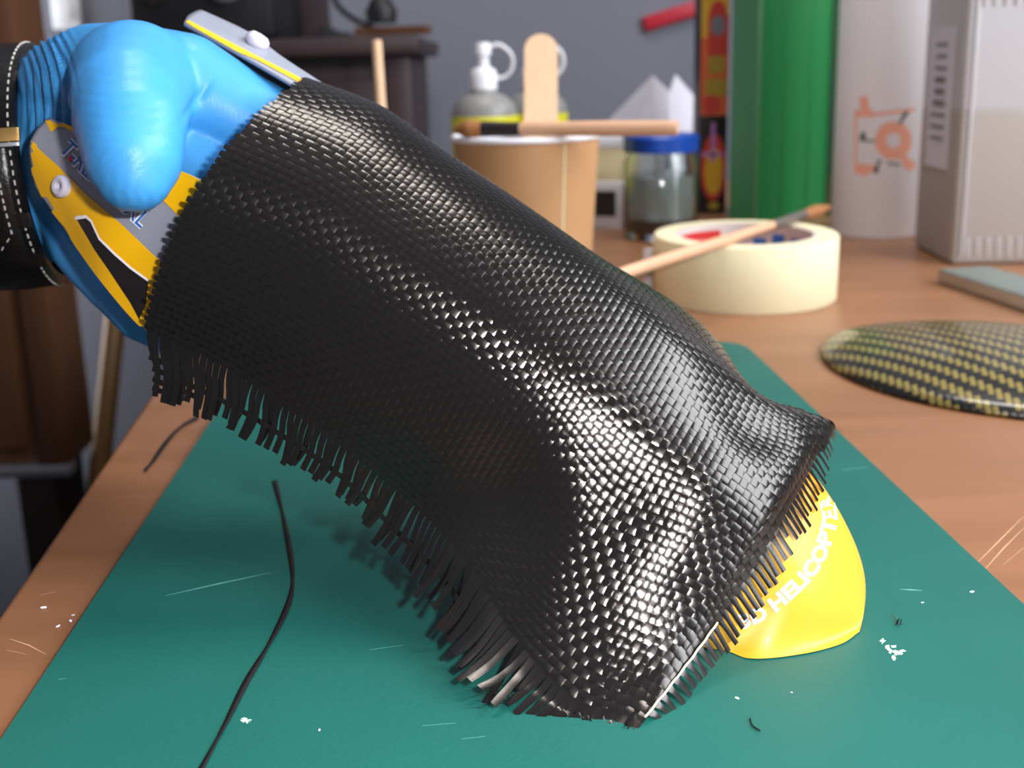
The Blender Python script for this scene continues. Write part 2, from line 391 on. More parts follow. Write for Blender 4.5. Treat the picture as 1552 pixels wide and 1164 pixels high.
# brown cabinet, pole and dark floor left of the desk
cab_Z = 112
def plumb(x, y, Z, h):                        # point straight above/below a seen point
    q = P(x, y, Z); return Vector((q.x, q.y, h))
q0 = P(75, 470, cab_Z); cabR = q0.x; cabY = q0.y
cab_bot = P(60, 728, cab_Z).z
cab = empty('cabinet', (cabR-30, cabY+20, FLOOR), 'brown wooden cabinet standing left of the desk behind the watch', 'cabinet')
ch = 62-cab_bot
box('body', (cabR-30, cabY+4.2, cab_bot+ch/2), (60, 7, ch), M['cabinet'], cab, None, 0.4)
seamx = cabR-4
box('door', ((seamx+cabR-60)/2-0.2, cabY+1.1, cab_bot+ch/2+.5), (seamx-(cabR-60)-.4, 2.2, ch-3), M['cabinet'], cab, None, 0.3)
box('door_gap', (seamx+.4, cabY+1.75, cab_bot+ch/2), (.9, .6, ch-1), M['cabinet_dark'], cab)
box('side_frame', ((seamx+cabR)/2+.4, cabY+1.1, cab_bot+ch/2), (cabR-seamx-1.0, 2.2, ch), M['cabinet'], cab, None, 0.2)
box('edge_strip', (cabR-30, cabY+.9, cab_bot-.6), (60, 2.2, 1.4), M['steel'], cab, None, 0.2)
for dx in (-56, -4):
    for dy in (2, 6): box('foot', (cabR+dx, cabY+dy, (cab_bot+FLOOR)/2), (4, 4, cab_bot-FLOOR), M['cabinet_dark'], cab)
p1, p2 = P(176, 470, 128), P(150, 725, 124); dv = (p2-p1)
pole_low = p2 + dv*((FLOOR-p2.z)/dv.z); pole_top = p1 - dv*.55
o = tube('floor_pole', [pole_low, p2, p1, pole_top], 1.25, M['pole'], None, 14, 3); tag(recenter(o), 'thin brown metal pole leaning between the cabinet and the desk', 'pole')

# light switch on the wall
sw = P(106, 14, 150); kx = 150/F
swe = empty('light_switch', (sw.x, YW, sw.z), 'white light switch on the grey wall above the hand', 'light switch')
box('plate', (sw.x, YW-.5, sw.z), (3.9, 1.0, 5.6), M['switch'], swe, None, 0.25); box('rocker', (sw.x, YW-1.2, sw.z), (2.2, .6, 3.2), M['switch'], swe, None, 0.15)
o = tube('wall_cable', [P(222,-20,156.5), P(222,20,156.5), P(219,55,156.5), P(216,140,156.5), P(216,300,156)], 0.7, M['grey_text'], None, 8, 4)
tag(recenter(o), 'thin grey cable duct running down the wall behind the glove', 'cable')

# dark sideboard behind the hand with clutter on top
sbY = 118.0
def at_y(x, y, Y):
    d = ray(x, y); return C0 + d*((Y-C0.y)/d.y)
sa, sb_ = at_y(235, 62, sbY), at_y(622, 62, sbY)
sbz = at_y(560, 56, sbY).z
side = empty('sideboard', ((sa.x+sb_.x)/2, sbY+15, FLOOR), 'dark brown sideboard with a panelled front against the grey wall', 'sideboard')
sw_ = sb_.x-sa.x; smx = (sa.x+sb_.x)/2
box('body', (smx, sbY+17, (sbz-2+FLOOR)/2), (sw_-1.5, 32, sbz-2-FLOOR), M['darkbrown'], side, None, .4)
box('top_board', (smx, sbY+16, sbz-1.0), (sw_+2, 35, 2.0), M['darkbrown'], side, None, .5)
dz = at_y(560, 92, sbY).z
box('drawer_gap', (smx, sbY+.8, dz), (sw_-3, .5, 1.0), M['dark'], side)
for k in (-1, 1):
    dw = box('door', (smx+k*sw_/4, sbY+.5, dz-22), (sw_/2-4, 1.4, 40), M['darkbrown'], side, None, .3)
    lathe('knob', [(0,0),(.9,0),(.6,.8),(.9,1.5),(.7,2.0),(0,2.2)], M['ferrule_dark'], dw, (smx+k*3, sbY-.2, dz-18), (0,-1,0), 16)
box('corner_post', (sb_.x-1.6, sbY+.3, (sbz-2+FLOOR)/2), (3.2, 2, sbz-2-FLOOR), M['darkbrown'], side, None, .6)
# clutter
def at_top(x, Y): return Vector((at_y(x, 60, Y).x, Y, sbz))
q = at_top(340, sbY+14); e = empty('stereo_receiver', q, 'black boxy appliance with a round dial on the sideboard, cut by the frame', 'appliance')
box('housing', (q.x, q.y, sbz+7), (16, 18, 13), M['dark'], e, None, .4)
lathe('dial', [(0,0),(2.2,0),(2.2,.8),(1.6,1.3),(0,1.3)], M['grey_text'], e, (q.x+3, q.y-9.0, sbz+6.5), (0,-1,0), 24)
lathe('knob', [(0,0),(.8,0),(.8,1),(0,1)], M['ferrule_dark'], e, (q.x-5, q.y-9.0, sbz+5), (0,-1,0), 16)
for dx in (-7, 7): box('foot', (q.x+dx, q.y, sbz+.3), (2, 12, .6), M['dark'], e)
q = at_top(475, sbY+26); e = empty('brown_carton', q, 'upright brown carton beside the black appliance on the sideboard', 'carton')
box('carton_body', (q.x, q.y, sbz+8), (3.6, 8, 16), M['darkbrown'], e, None, .2); box('carton_flap', (q.x, q.y+1, sbz+16.2), (3.8, 6, .4), M['cabinet'], e, Matrix.Rotation(.15,3,'Y'))
def heap(name, x0, x1, Y, hgt, label, cat, seed, material):
    a, b = at_top(x0, Y), at_top(x1, Y); nx, ny = 26, 10; rnd = np.random.RandomState(seed); ph = rnd.rand(8)*6
    v = []; 
    for i in range(nx):
        for j in range(ny):
            s, t = i/(nx-1), j/(ny-1); env = (math.sin(math.pi*min(max(s,0),1))**.5)*(math.sin(math.pi*t)**.5)
            z = env*hgt*(.65+.2*math.sin(9*s+ph[0])+.15*math.sin(17*s+4*t+ph[1])+.1*math.sin(11*t+ph[2]))
            v.append(Vector((a.x+(b.x-a.x)*s, Y-6+12*t, sbz+.05+z)))
    f = grid_faces(nx, ny); n0 = len(v); v += [Vector((p.x, p.y, sbz+.02)) for p in v]; rim = [i*ny for i in range(nx)]
    f += [tuple(n0+k for k in q_[::-1]) for q_ in grid_faces(nx, ny)]
    o = mesh_obj(name, v, f, material); o.data.update(); bm = bmesh.new(); bm.from_mesh(o.data); bmesh.ops.remove_doubles(bm, verts=bm.verts, dist=1e-5); bmesh.ops.recalc_face_normals(bm, faces=bm.faces); bm.to_mesh(o.data); bm.free()
    return tag(recenter(o), label, cat)
heap('dark_cloth', 455, 545, sbY+10, 1.6, 'crumpled black cloth lying on the sideboard', 'cloth', 3, M['dark'])
a, b = P(545, 62, 118), P(648, 40, 116)
o = box('wooden_lath', (a+b)/2+Vector((0,0,.3)), ((b-a).length, 2.6, .9), M['cabinet'], None, frame(Vector((0,0,1)), b-a)); a=None
o.location.z += 0; tag(recenter(o), 'thin brown lath sticking out past the end of the sideboard', 'lath')
q = at_top(580, sbY+3); o = lathe('dark_bundle', [(0,0),(1.6,0),(1.8,1.2),(1.2,2.4),(.6,3.0),(0,3.1)], M['dark'], None, (q.x, q.y, sbz+1.5), (0,0,1), 20); tag(recenter(o), 'small dark lump sitting on the lath at the sideboard end', 'lump')
o = tube('hanging_cable', [at_y(498,-25,sbY+20), at_y(512,8,sbY+18), at_y(535,28,sbY+14), at_y(562,41,sbY+8), at_top(575,sbY+6)+Vector((0,0,.6))], .35, M['dark'], None, 8, 6)
tag(recenter(o), 'dark cable hanging down the wall onto the sideboard', 'cable')

# ================================================================== things standing on the desk, back to front
def ground_at(x, Z):                          # desk point in column x at depth Z
    lo, hi = 200.0, 2000.0
    for _ in range(60):
        m = (lo+hi)/2
        if pix(G(x, m))[2] > Z: lo = m
        else: hi = m
    return G(x, (lo+hi)/2)

# two glue bottles
def glue_bottle(x, Z, label, turn):
    b = ground_at(x, Z); e = empty('glue_bottle', b, label, 'bottle', 'glue bottles behind the paper cup')
    lathe('bottle_body', [(0,0),(2.35,0),(2.5,.2),(2.5,9.1),(2.3,9.9),(1.6,10.5),(1.05,10.7),(1.0,11.0),(0,11.0)], M['glue_body'], e, b)
    lb = lathe('bottle_label', [(2.52,2.4),(2.53,2.45),(2.53,9.0),(2.52,9.05)], M['glue_label'], e, b)
    v = []; n = 10
    for k in range(n+1):
        a = math.radians(-90+turn-20+40*k/n+14); v += [b+Vector((2.555*math.cos(a), 2.555*math.sin(a), 7.1)), b+Vector((2.555*math.cos(a), 2.555*math.sin(a), 8.5))]
    mesh_obj('label_panel', v, [(2*k,2*k+2,2*k+3,2*k+1) for k in range(n)], M['paper'], lb)
    for r_ in range(2):
        v = []
        for k in range(n+1):
            a = math.radians(-90+turn-14+28*k/n+14); z = 7.45+r_*.45; v += [b+Vector((2.575*math.cos(a), 2.575*math.sin(a), z)), b+Vector((2.575*math.cos(a), 2.575*math.sin(a), z+.22))]
        mesh_obj('print_line', v, [(2*k,2*k+2,2*k+3,2*k+1) for k in range(n)], M['grey_text'], lb)
    cp = lathe('screw_cap', [(0,10.7),(1.0,10.7),(1.02,12.2),(.8,12.5),(.5,12.6),(.42,13.4),(.62,13.5),(.6,14.2),(.5,14.4),(0,14.4)], M['white_plastic'], e, b, n=24)
    tube('strap', [b+Vector((.5,0,14.1)), b+Vector((1.3,0,14.2)), b+Vector((2.1,0,13.5)), b+Vector((2.2,0,12.6)), b+Vector((1.7,0,11.9)), b+Vector((.95,0,11.75))], .15, M['white_plastic'], cp, 8, 6)
    return e
glue_bottle(740, 82, 'yellow labelled glue bottle, left of the two behind the cup', 0)
glue_bottle(815, 84, 'yellow labelled glue bottle mostly hidden behind the upright wooden stick', 5)

# kraft paper cup, stick and brush
def paper_cup(b, r0, r1, h, label):
    e = empty('paper_cup', b, label, 'cup')
    lathe('cup_wall', [(r0-.15,.4),(r0,.0),(r0,.05),(r1,h-.15)], M['kraft'], e, b, n=56)
    lathe('cup_lining', [(0,.45),(r0-.2,.45),(r1-.12,h-.2)], M['cup_white'], e, b, n=56)
    lathe('cup_rim', [(r1+.16*math.cos(a), h-.1+.16*math.sin(a)) for a in [2*math.pi*k/10 for k in range(10)]], M['cup_white'], e, b, n=56, closed=True)
    v = [b+Vector(((rr+.02)*math.cos(a), (rr+.02)*math.sin(a), z)) for z, rr in ((.1,r0),(h-.3,r1)) for a in (math.radians(-62), math.radians(-60.5))]
    mesh_obj('cup_seam', v, [(0,1,3,2)], M['cream'], e, False)
    return e
cup = ground_at(803, 59.5); CH = 9.05
paper_cup(cup, 3.35, 3.95, CH, 'brown kraft paper cup with white lining behind the carbon cloth')
def flat_stick(name, p0, p1, wid, th, ydir, material, label, cat):
    L = (p1-p0).length; n = 10; pts = []
    for k in range(n+1): a = math.pi*k/n; pts.append((wid/2*math.cos(a), L-wid/2+wid/2*math.sin(a)))
    for k in range(n+1): a = math.pi+math.pi*k/n; pts.append((wid/2*math.cos(a), wid/2+wid/2*math.sin(a)))
    z = (p1-p0).normalized(); x = z.cross(Vector(ydir)).normalized(); y = z.cross(x); m = len(pts); v = []
    for s in (-1, 1): v += [p0 + x*a + z*b + y*(s*th/2) for a, b in pts]
    f = [tuple(range(m)), tuple(range(m,2*m))[::-1]]+[(i,(i+1)%m,m+(i+1)%m,m+i) for i in range(m)]
    o = mesh_obj(name, v, f, material, None, False); return tag(recenter(o), label, cat)
st_top = P(820, 52, 60.5)
flat_stick('mixing_stick', Vector((cup.x+.6, cup.y-.6, .62)), st_top, 1.9, .2, (0,1,0), M['birch'], 'wide flat wooden mixing stick standing upright in the paper cup', 'stick')
rimz = CH+.1
def brush(p0, p1, label, hl, fl_, rh, bris, ferr, hand, tip_r=.75):
    """p0 handle end, p1 bristle tip"""
    d = (p1-p0); L = d.length; d.normalize(); e = empty('paint_brush', p0+d*(L*.5)-Vector((0,0,rh)), label, 'brush')
    a = p0+d*(L*hl); b = p0+d*(L*(hl+fl_))
    tube('handle', [p0, p0+d*(L*.03), p0+d*(L*hl*.5), a], [rh*.7, rh*1.0, rh*1.05, rh*.9], hand, e, 14, 5)
    tube('ferrule', [a-d*.1, a+d*(L*fl_*.5), b], [rh*.92, rh*1.0, rh*1.1], ferr, e, 14, 4)
    tube('bristles', [b-d*.1, b+(p1-b)*.5, p1], [rh*1.05, rh*1.35, rh*.5], bris, e, 14, 5)
    return e
b0, b1 = G(1026,194,rimz+.38), G(690,196,rimz+.38)
dirb = (b1-b0); 
brush(b0, b1, 'wooden handled brush with dark ferrule lying across the paper cup rim', .70, .17, .38, M['bristle'], M['ferrule_dark'], M['handle'])
# thin stick in a second cup hidden behind the cloth
c2 = ground_at(585, 66); paper_cup(c2, 2.6, 3.1, 7.4, 'small brown paper cup behind the carbon cloth holding a thin stick')
s_top = P(571, 62, 66); o = tube('thin_stick', [Vector((c2.x+.4, c2.y, .7)), (Vector((c2.x+.4, c2.y, .7))+s_top)/2, s_top], .31, M['birch'], None, 10, 3)
tag(recenter(o), 'thin pale wooden stick standing upright in front of the sideboard', 'stick')

# jar with blue lid
jb = ground_at(1001, 78.5); je = empty('glass_jar', jb, 'glass jar of clear liquid with a blue screw lid', 'jar')
lathe('jar_glass', [(0,.0),(2.45,0),(2.65,.25),(2.7,.8),(2.7,5.6),(2.45,6.2),(2.4,7.0),(2.3,7.0),(2.35,6.1),(2.55,5.5),(2.55,.9),(2.4,.5),(0,.45)], M['glass'], je, jb, n=56)
lathe('jar_liquid', [(0,1.55),(2.5,1.55),(2.5,4.6),(0,4.6)], M['jar_liquid'], je, jb)
lathe('jar_sediment', [(0,.5),(2.38,.52),(2.5,.95),(2.5,1.5),(0,1.5)], M['lead'], je, jb)
lathe('jar_lid', [(0,6.3),(2.45,6.3),(2.72,6.35),(2.75,7.4),(2.6,7.55),(0,7.55)], M['blue_lid'], je, jb, n=56)
# small cartons between cup and jar
wb = ground_at(932, 83)
e = empty('white_carton', wb, 'small white carton with a dark panel between the paper cup and the jar', 'carton')
Rb = Matrix.Rotation(math.radians(-18),3,'Z'); box('carton_body', wb+Vector((-.35,.6,1.8)), (2.6,1.0,3.6), M['paper'], e, Rb, .06)
box('dark_panel', wb+Vector((-.75,0.1,1.95)), (1.7,.12,2.0), M['carton_black'], e, Rb)
kb = ground_at(931, 86)
e = empty('cream_box', kb, 'cream coloured box standing behind the jar and the paper cup', 'box'); box('box_body', kb+Vector((0,1,3.4)), (3.4,2,6.8), M['cream'], e, None, .08); box('box_lid', kb+Vector((0,1,6.5)), (3.55,2.15,.9), M['paper'], e, None, .06)
# folded papers
def folded(name, pl, Z0, label, th=.05):
    """sheet folded along its ridge: two panels standing on the desk"""
    (x0,y0),(x1,y1),(x2,y2) = pl; a = ground_at(x0, Z0); c = ground_at(x2, Z0+4); tl = P(x0,y0,Z0); tm = P(x1,y1,Z0+1); tr = P(x2,y2,Z0+4); m = ground_at(x1, Z0-2)
    v = [Vector((tl.x,tl.y,.02)), Vector((m.x,m.y,.02)), Vector((tr.x,tr.y,.02)), tl, tm, tr]
    o = mesh_obj(name, v, [(0,1,4,3),(1,2,5,4)], M['paper'], None, False); md = o.modifiers.new('thickness','SOLIDIFY'); md.thickness = th*CM
    return tag(recenter(o), label, 'paper')
folded('folded_paper', [(918,186),(990,114),(1014,138)], 92, 'white folded sheet with a slanted top edge behind the jar')
folded('folded_paper', [(1008,160),(1024,113),(1056,150)], 97, 'greyer folded sheet standing behind the blue lidded jar')
# red strip on the wall
r0, r1 = at_y(976, 37, YW-.5), at_y(1080, 4, YW-.5)
# tall cartons
def carton(x0, x1, Z, depth, top, name, material, label, turn=0.0):
    b0_, b1_ = ground_at(x0, Z), ground_at(x1, Z); wdt = (b1_-b0_).length; ex = (b1_-b0_).normalized(); ey = Vector((-ex.y, ex.x, 0)); c = (b0_+b1_)/2+ey*(depth/2)
    e = empty(name, c, label, 'box'); Rr = Matrix((ex,ey,Vector((0,0,1)))).transposed()
    box('box_body', Vector((c.x,c.y,top/2)), (wdt, depth, top), material, e, Rr, .08); return e, b0_, b1_, ex, ey
e, b0_, b1_, ex, ey = carton(1058, 1100, 89.5, 3, 21.0, 'snack_carton', M['carton_black'], 'narrow yellow red and black printed carton beside the green box')
bw = (b1_-b0_).length
def cpan(name, s0, s1, z0, z1, material, lift=.02, cut=0):
    q = b0_-ey*lift; n = 8
    if cut:                                   # rounded patch
        v = []; cxs, czs = (s0+s1)/2*bw, (z0+z1)/2
        for k in range(20): a = 2*math.pi*k/20; v.append(q+ex*(cxs+(s1-s0)/2*bw*math.cos(a))+Vector((0,0,czs+(z1-z0)/2*math.sin(a))))
        return mesh_obj(name, v, [tuple(range(20))], material, e, False)
    return mesh_obj(name, [q+ex*(s0*bw)+Vector((0,0,z0)), q+ex*(s1*bw)+Vector((0,0,z0)), q+ex*(s1*bw)+Vector((0,0,z1)), q+ex*(s0*bw)+Vector((0,0,z1))], [(0,1,2,3)], material, e, False)
cpan('print_panel', .02,.98, 8.2, 20.8, M['carton_yellow']); cpan('print_panel', .02,.98, 8.2, 14.5, M['carton_orange'], .03)
cpan('print_panel', .25,.98, 13.0, 16.2, M['carton_red'], .04); cpan('round_mark', .28,.9, 15.0, 17.4, M['carton_red'], .045, 1); cpan('round_mark', .33,.86, 14.6, 16.2, M['grey_text'], .05, 1)
cpan('print_panel', .28,.85, 11.6, 13.0, M['carton_olive'], .05); cpan('print_panel', .18,.98, 9.8, 11.2, M['carton_olive'], .05)
cpan('round_mark', .1,.7, 8.3, 9.9, M['carton_red'], .055, 1)
cpan('round_mark', .06,.98, 1.1, 6.7, M['carton_red'], .03, 1); cpan('round_mark', .2,.85, 1.6, 5.6, M['carton_yellow'], .04, 1)
cpan('print_panel', .05,.85, 4.85, 5.15, M['carton_violet'], .05); cpan('print_panel', .42,.56, 4.4, 7.6, M['carton_violet'], .05); cpan('round_mark', .35,.75, .35, 1.0, M['carton_olive'], .05, 1)
# red bar resting on the carton and paper stack
o = box('red_bar', (r0+r1)/2, ((r1-r0).length, 1.2, 2.0), M['red'], None, Matrix((( r1-r0).normalized(), Vector((0,1,0)), (r1-r0).normalized().cross(Vector((0,1,0))))).transposed(), .2); tag(recenter(o), 'red plastic bar fixed slanting on the grey wall behind the snack carton', 'bar')
# green box: corner towards the viewer
gc = ground_at(1141, 84); gl = ground_at(1104, 86.8); gr = ground_at(1252, 87)
ge = empty('green_box', (gc+gr)/2, 'tall green cardboard box between the snack carton and the paper roll', 'box')
gt = 25.0; gb = gl+(gr-gc)
v = [Vector((p.x,p.y,z)) for z in (0,gt) for p in (gc,gr,gb,gl)]
mesh_obj('box_body', v, [(0,1,2,3),(7,6,5,4),(0,4,5,1),(1,5,6,2),(2,6,7,3),(3,7,4,0)], M['green_box'], ge, False)
ed = (gr-gc).normalized(); en = Vector((ed.y,-ed.x,0))
def slab4(name, a, b, n_, z0, z1, th, material, parent):
    d = (b-a).normalized(); c = (a+b)/2+n_*(th/2); return box(name, (c.x,c.y,(z0+z1)/2), ((b-a).length, th, z1-z0), material, parent, Matrix((d, Vector((-d.y,d.x,0)), Vector((0,0,1)))).transposed(), .02)
slab4('corner_fold', gc-ed*.05, gc+ed*.35, en, .02, gt, .08, M['green_side'], ge)
gr2 = ground_at(1263, 87.2); slab4('end_strip', gr+ed*.02, gr2, en, .0, gt, .5, M['green_side'], ge)
for s in (.35, .7): q = gc+(gr-gc)*s; slab4('front_fold', q, q+ed*.18, en, .02, gt, .03, M['green_box'], ge)

# paper towel roll with an orange print
tb = ground_at(1325, 78.2); TR = 128/2*78.2/F
te = empty('paper_towel_roll', tb, 'upright white paper towel roll with an orange print', 'paper roll')
lathe('paper_wraps', [(2.0,0),(TR-.05,0),(TR,.1),(TR,23.9),(TR-.05,24),(2.0,24),(2.0,0)], M['towel'], te, tb, n=72)
lathe('cardboard_core', [(1.7,.02),(1.98,.02),(1.98,23.98),(1.7,23.98),(1.7,.02)], M['kraft'], te, tb, n=40)
cyl_v = []; NN = 96
for k in range(NN+1):
    a = math.radians(180+180*k/NN); cyl_v.append([tb+Vector((TR*math.cos(a), TR*math.sin(a), z)) for z in np.linspace(0,24,25)])
TB = bvh_of(np.array([[tuple(p) for p in r_] for r_ in cyl_v]))
def ell(cx, cy, rx, ry, n=18, rot=0): return [(cx+rx*math.cos(2*math.pi*k/n)*math.cos(rot)-ry*math.sin(2*math.pi*k/n)*math.sin(rot), cy+rx*math.cos(2*math.pi*k/n)*math.sin(rot)+ry*math.sin(2*math.pi*k/n)*math.cos(rot)) for k in range(n)]
def ring(cx, cy, rx, ry, w_, a0, a1, n=14):
    A = [math.radians(a0+(a1-a0)*k/n) for k in range(n+1)]
    return [(cx+rx*math.cos(a), cy+ry*math.sin(a)) for a in A]+[(cx+(rx-w_)*math.cos(a), cy+(ry-w_)*math.sin(a)) for a in A[::-1]]
def bar(x0,y0,x1,y1,w_):
    d = Vector((x1-x0,y1-y0)).normalized(); n = Vector((-d.y,d.x))*w_/2; return [(x0+n.x,y0+n.y),(x1+n.x,y1+n.y),(x1-n.x,y1-n.y),(x0-n.x,y0-n.y)]
decal('orange_motif', [bar(1297,170,1297,262,4), bar(1296,172,1324,172,11), bar(1308,146,1313,176,13), bar(1320,174,1386,166,5), ell(1308,257,13,9), bar(1300,254,1326,256,10),
      ring(1354,213,28,29,17,0,180), ring(1354,213,28,29,17,180,360), ell(1378,250,9,8), bar(1368,238,1384,256,12)], TB, .012, M['orange_print'], te)
decal('dark_motif', [bar(1363,188,1375,168,4), bar(1366,176,1376,172,4), bar(1302,212,1326,214,3), ell(1308,206,4,6), bar(1325,262,1334,242,4), ell(1328,258,4,4), bar(1344,247,1364,250,3)], TB, .02, M['dark_print'], te)

# translucent canister with liquid
kc = G(1441,402); kl = G(1384,373); kd = (kl-kc); kf = Vector((-kd.y, kd.x, 0)).normalized()
if kf.x < 0: kf = -kf
ke = empty('plastic_canister', (kc+kl)/2+kf*6, 'translucent plastic canister half full of liquid with a printed label, at right', 'canister')
kd_n = kd.normalized(); KW, KD = 12.0, max(kd.length, 7.0); cc_ = kc+kd_n*(KD/2)+kf*(KW/2)
Rk = Matrix((kf, kd_n, Vector((0,0,1)))).transposed(); liq = 9.6
bm = bmesh.new(); box_bm(bm, (cc_.x,cc_.y,liq/2), (KW,KD,liq), Rk, .35, 4); bm_obj('filled_part', bm, M['liquid'], ke, True)
bm = bmesh.new(); box_bm(bm, (cc_.x,cc_.y,(liq+26)/2-.2), (KW,KD,26-liq+.4), Rk, .35, 4); bm_obj('empty_part', bm, M['canister'], ke, True)
lathe('canister_cap', [(0,25.9),(1.9,25.9),(1.9,27.6),(0,27.6)], M['white_plastic'], ke, (cc_.x,cc_.y,0))
for k in range(14):
    q = kc+kf*(.9+k*.62)-kd_n*.04; box('moulded_rib', (q.x,q.y,17.2), (.16,.14,3.6), M['canister'], ke, Rk, .04)
for k in range(14):
    q = kc+kf*(.9+k*.62)-kd_n*.03; box('moulded_rib', (q.x,q.y,1.1), (.12,.1,1.2), M['canister'], ke, Rk, .03)
q = kc+kf*.55-kd_n*.05; box('corner_rib', (q.x,q.y,11), (.16,.16,21), M['canister'], ke, Rk, .04)
mid = kc+kd_n*(KD*.52)-kf*.05
pl_ = box('printed_label', (mid.x,mid.y,10.0), (.06, KD*.55, 8.6), M['paper'], ke, Rk)
rz = random.Random(4)
for k in range(9):
    q = mid-kf*.05; box('print_line', (q.x,q.y,13.3-k*.72), (.03, KD*(.24+.12*rz.random()), .2+.16*(k in (3,4,5))), M['grey_text'], pl_, Rk)

# grey stone bar
s0, s1, s2 = G(1421,428,.0), G(1437,405,.0), G(1552,472,0)
sd = (s2-s0).normalized(); sn = Vector((-sd.y,sd.x,0)); sl = 16.0; swd = max(2.2, (s1-s0).dot(sn)); sc = s0+sd*(sl/2)+sn*(swd/2)
Rs = Matrix((sd,sn,Vector((0,0,1)))).transposed()
e = empty('sharpening_stone', sc, 'flat grey green bar lying on the desk in front of the canister', 'bar')
box('bar_body', (sc.x,sc.y,.4), (sl,swd,.78), M['stone'], e, Rs, .08); box('bar_edge', (sc.x-sn.x*(swd/2+.01),sc.y-sn.y*(swd/2+.01),.4), (sl-.2,.06,.6), M['steel'], e, Rs)

# masking tape with brush across it
tp = ground_at(1127, 58.6); TRr, TRi, THt = 4.95, 3.85, 3.45
te_ = empty('masking_tape', tp, 'roll of cream masking tape lying flat on the desk', 'tape')
lathe('tape_wraps', [(TRi,.0),(TRr-.06,0),(TRr,.08),(TRr,THt-.08),(TRr-.06,THt),(TRi,THt)], M['tapecream'], te_, tp, n=72)
co = lathe('card_core', [(TRi,.02),(TRi-.22,.02),(TRi-.22,THt-.02),(TRi,THt-.02)], M['core'], te_, tp, n=72)
def core_patch(name, a0, a1, z0, z1, material):
    n = 12; r_ = TRi-.235; v = []
    for k in range(n+1):
        a = math.radians(a0+(a1-a0)*k/n); v += [tp+Vector((r_*math.cos(a),r_*math.sin(a),z0)), tp+Vector((r_*math.cos(a),r_*math.sin(a),z1))]
    return mesh_obj(name, v, [(2*k,2*k+1,2*k+3,2*k+2) for k in range(n)], material, co)
for a0, a1, m_ in ((100,175,'red_print'), (185,255,'red_print'), (285,345,'red_print')): core_patch('red_print', a0, a1, .3, 3.1, M[m_])
core_patch('white_print', 118, 150, 1.9, 2.7, M['white_print']); core_patch('blue_print', 40, 52, 1.4, 2.9, M['blue_print']); core_patch('blue_print', 20, 32, 1.6, 2.8, M['blue_print']); core_patch('blue_print', 58, 70, 1.9, 2.6, M['blue_print'])
zz = THt+.31
brush(G(938,416,zz), G(1256,314,zz), 'wooden handled brush with brown bristles lying across the masking tape', .66, .18, .29, M['bristle'], M['ferrule'], M['handle'])
q = ground_at(986, 60.5); e = box('white_chip', (q.x,q.y,1.2), (.9,.25,2.4), M['paper'], None, Matrix.Rotation(.5,3,'Z'), .03); tag(recenter(e), 'small white plastic piece standing against the tape roll', 'chip')

# carbon and aramid leaf shaped panel
ex_, ey_ = Vector((.72,-.69,0)).normalized(), Vector((.69,.72,0)).normalized()
lt = G(1262,516); LP, WP, HP = 17.5, 13.0, 1.35
leaf = []
nu, nv = 60, 24
for i in range(nu+1):
    s = i/nu; half = WP/2*(math.sin(math.pi*s**.82))**.62 if 0 < s < 1 else 0.0; row = []
    for j in range(nv+1):
        t = -1+2*j/nv; edge = 1-t*t
        row.append(tuple(lt+ex_*(LP*s)+ey_*(half*t)+Vector((0,0,.16+HP*(edge**.85)*(math.sin(math.pi*s)**.5 if 0<s<1 else 0)))))
    leaf.append(row)
leaf = np.array(leaf); le = empty('composite_panel', lt+ex_*(LP/2), 'leaf shaped glossy panel woven in black carbon and yellow aramid on the desk', 'panel')
def twill_mat():
    m = bpy.data.materials.new('carbon_aramid_twill'); m.use_nodes = True; nt = m.node_tree; b = nt.nodes['Principled BSDF']; N_ = nt.nodes.new; Lk = nt.links.new
    uv = N_('ShaderNodeUVMap'); uv.uv_map = 'weave'; sp = N_('ShaderNodeSeparateXYZ'); Lk(uv.outputs['UV'], sp.inputs[0])
    def mth(op, a, b_=None):
        n = N_('ShaderNodeMath'); n.operation = op
        for k, q_ in enumerate((a, b_)):
            if q_ is None: continue
            if isinstance(q_, (int,float)): n.inputs[k].default_value = q_
            else: Lk(q_, n.inputs[k])
        return n.outputs[0]
    fx, fy = mth('FLOOR', sp.outputs['X']), mth('FLOOR', sp.outputs['Y'])
    k = mth('FLOORED_MODULO', mth('ADD', fx, fy), 4); over = mth('LESS_THAN', k, 1.5)
    mix = N_('ShaderNodeMix'); mix.data_type = 'RGBA'; mix.inputs[6].default_value = srgb(20,20,18); mix.inputs[7].default_value = srgb(132,117,58)
    over = mth('MULTIPLY', over, mth('LESS_THAN', mth('ABSOLUTE', mth('SUBTRACT', mth('FRACT', sp.outputs['X']), .5)), .38)); Lk(over, mix.inputs[0]); Lk(mix.outputs[2], b.inputs['Base Color'])
    dx = mth('ABSOLUTE', mth('SUBTRACT', mth('FRACT', sp.outputs['X']), .5)); bp = N_('ShaderNodeBump'); bp.inputs['Strength'].default_value = .4; bp.inputs['Distance'].default_value = .0005; bp.invert = True
    Lk(dx, bp.inputs['Height']); Lk(bp.outputs['Normal'], b.inputs['Normal'])
    b.inputs['Roughness'].default_value = .38; b.inputs['Coat Weight'].default_value = .6; b.inputs['Coat Roughness'].default_value = .08
    return m
lo = grid_obj('panel_skin', leaf, twill_mat(), le, .16)
uvl = lo.data.uv_layers.new(name='weave')
for lp_ in lo.data.loops:
    q = lo.data.vertices[lp_.vertex_index].co/CM - lt; uvl.data[lp_.index].uv = ((q.x*.97-q.y*.22)/.25, (q.x*.22+q.y*.97)/.30)

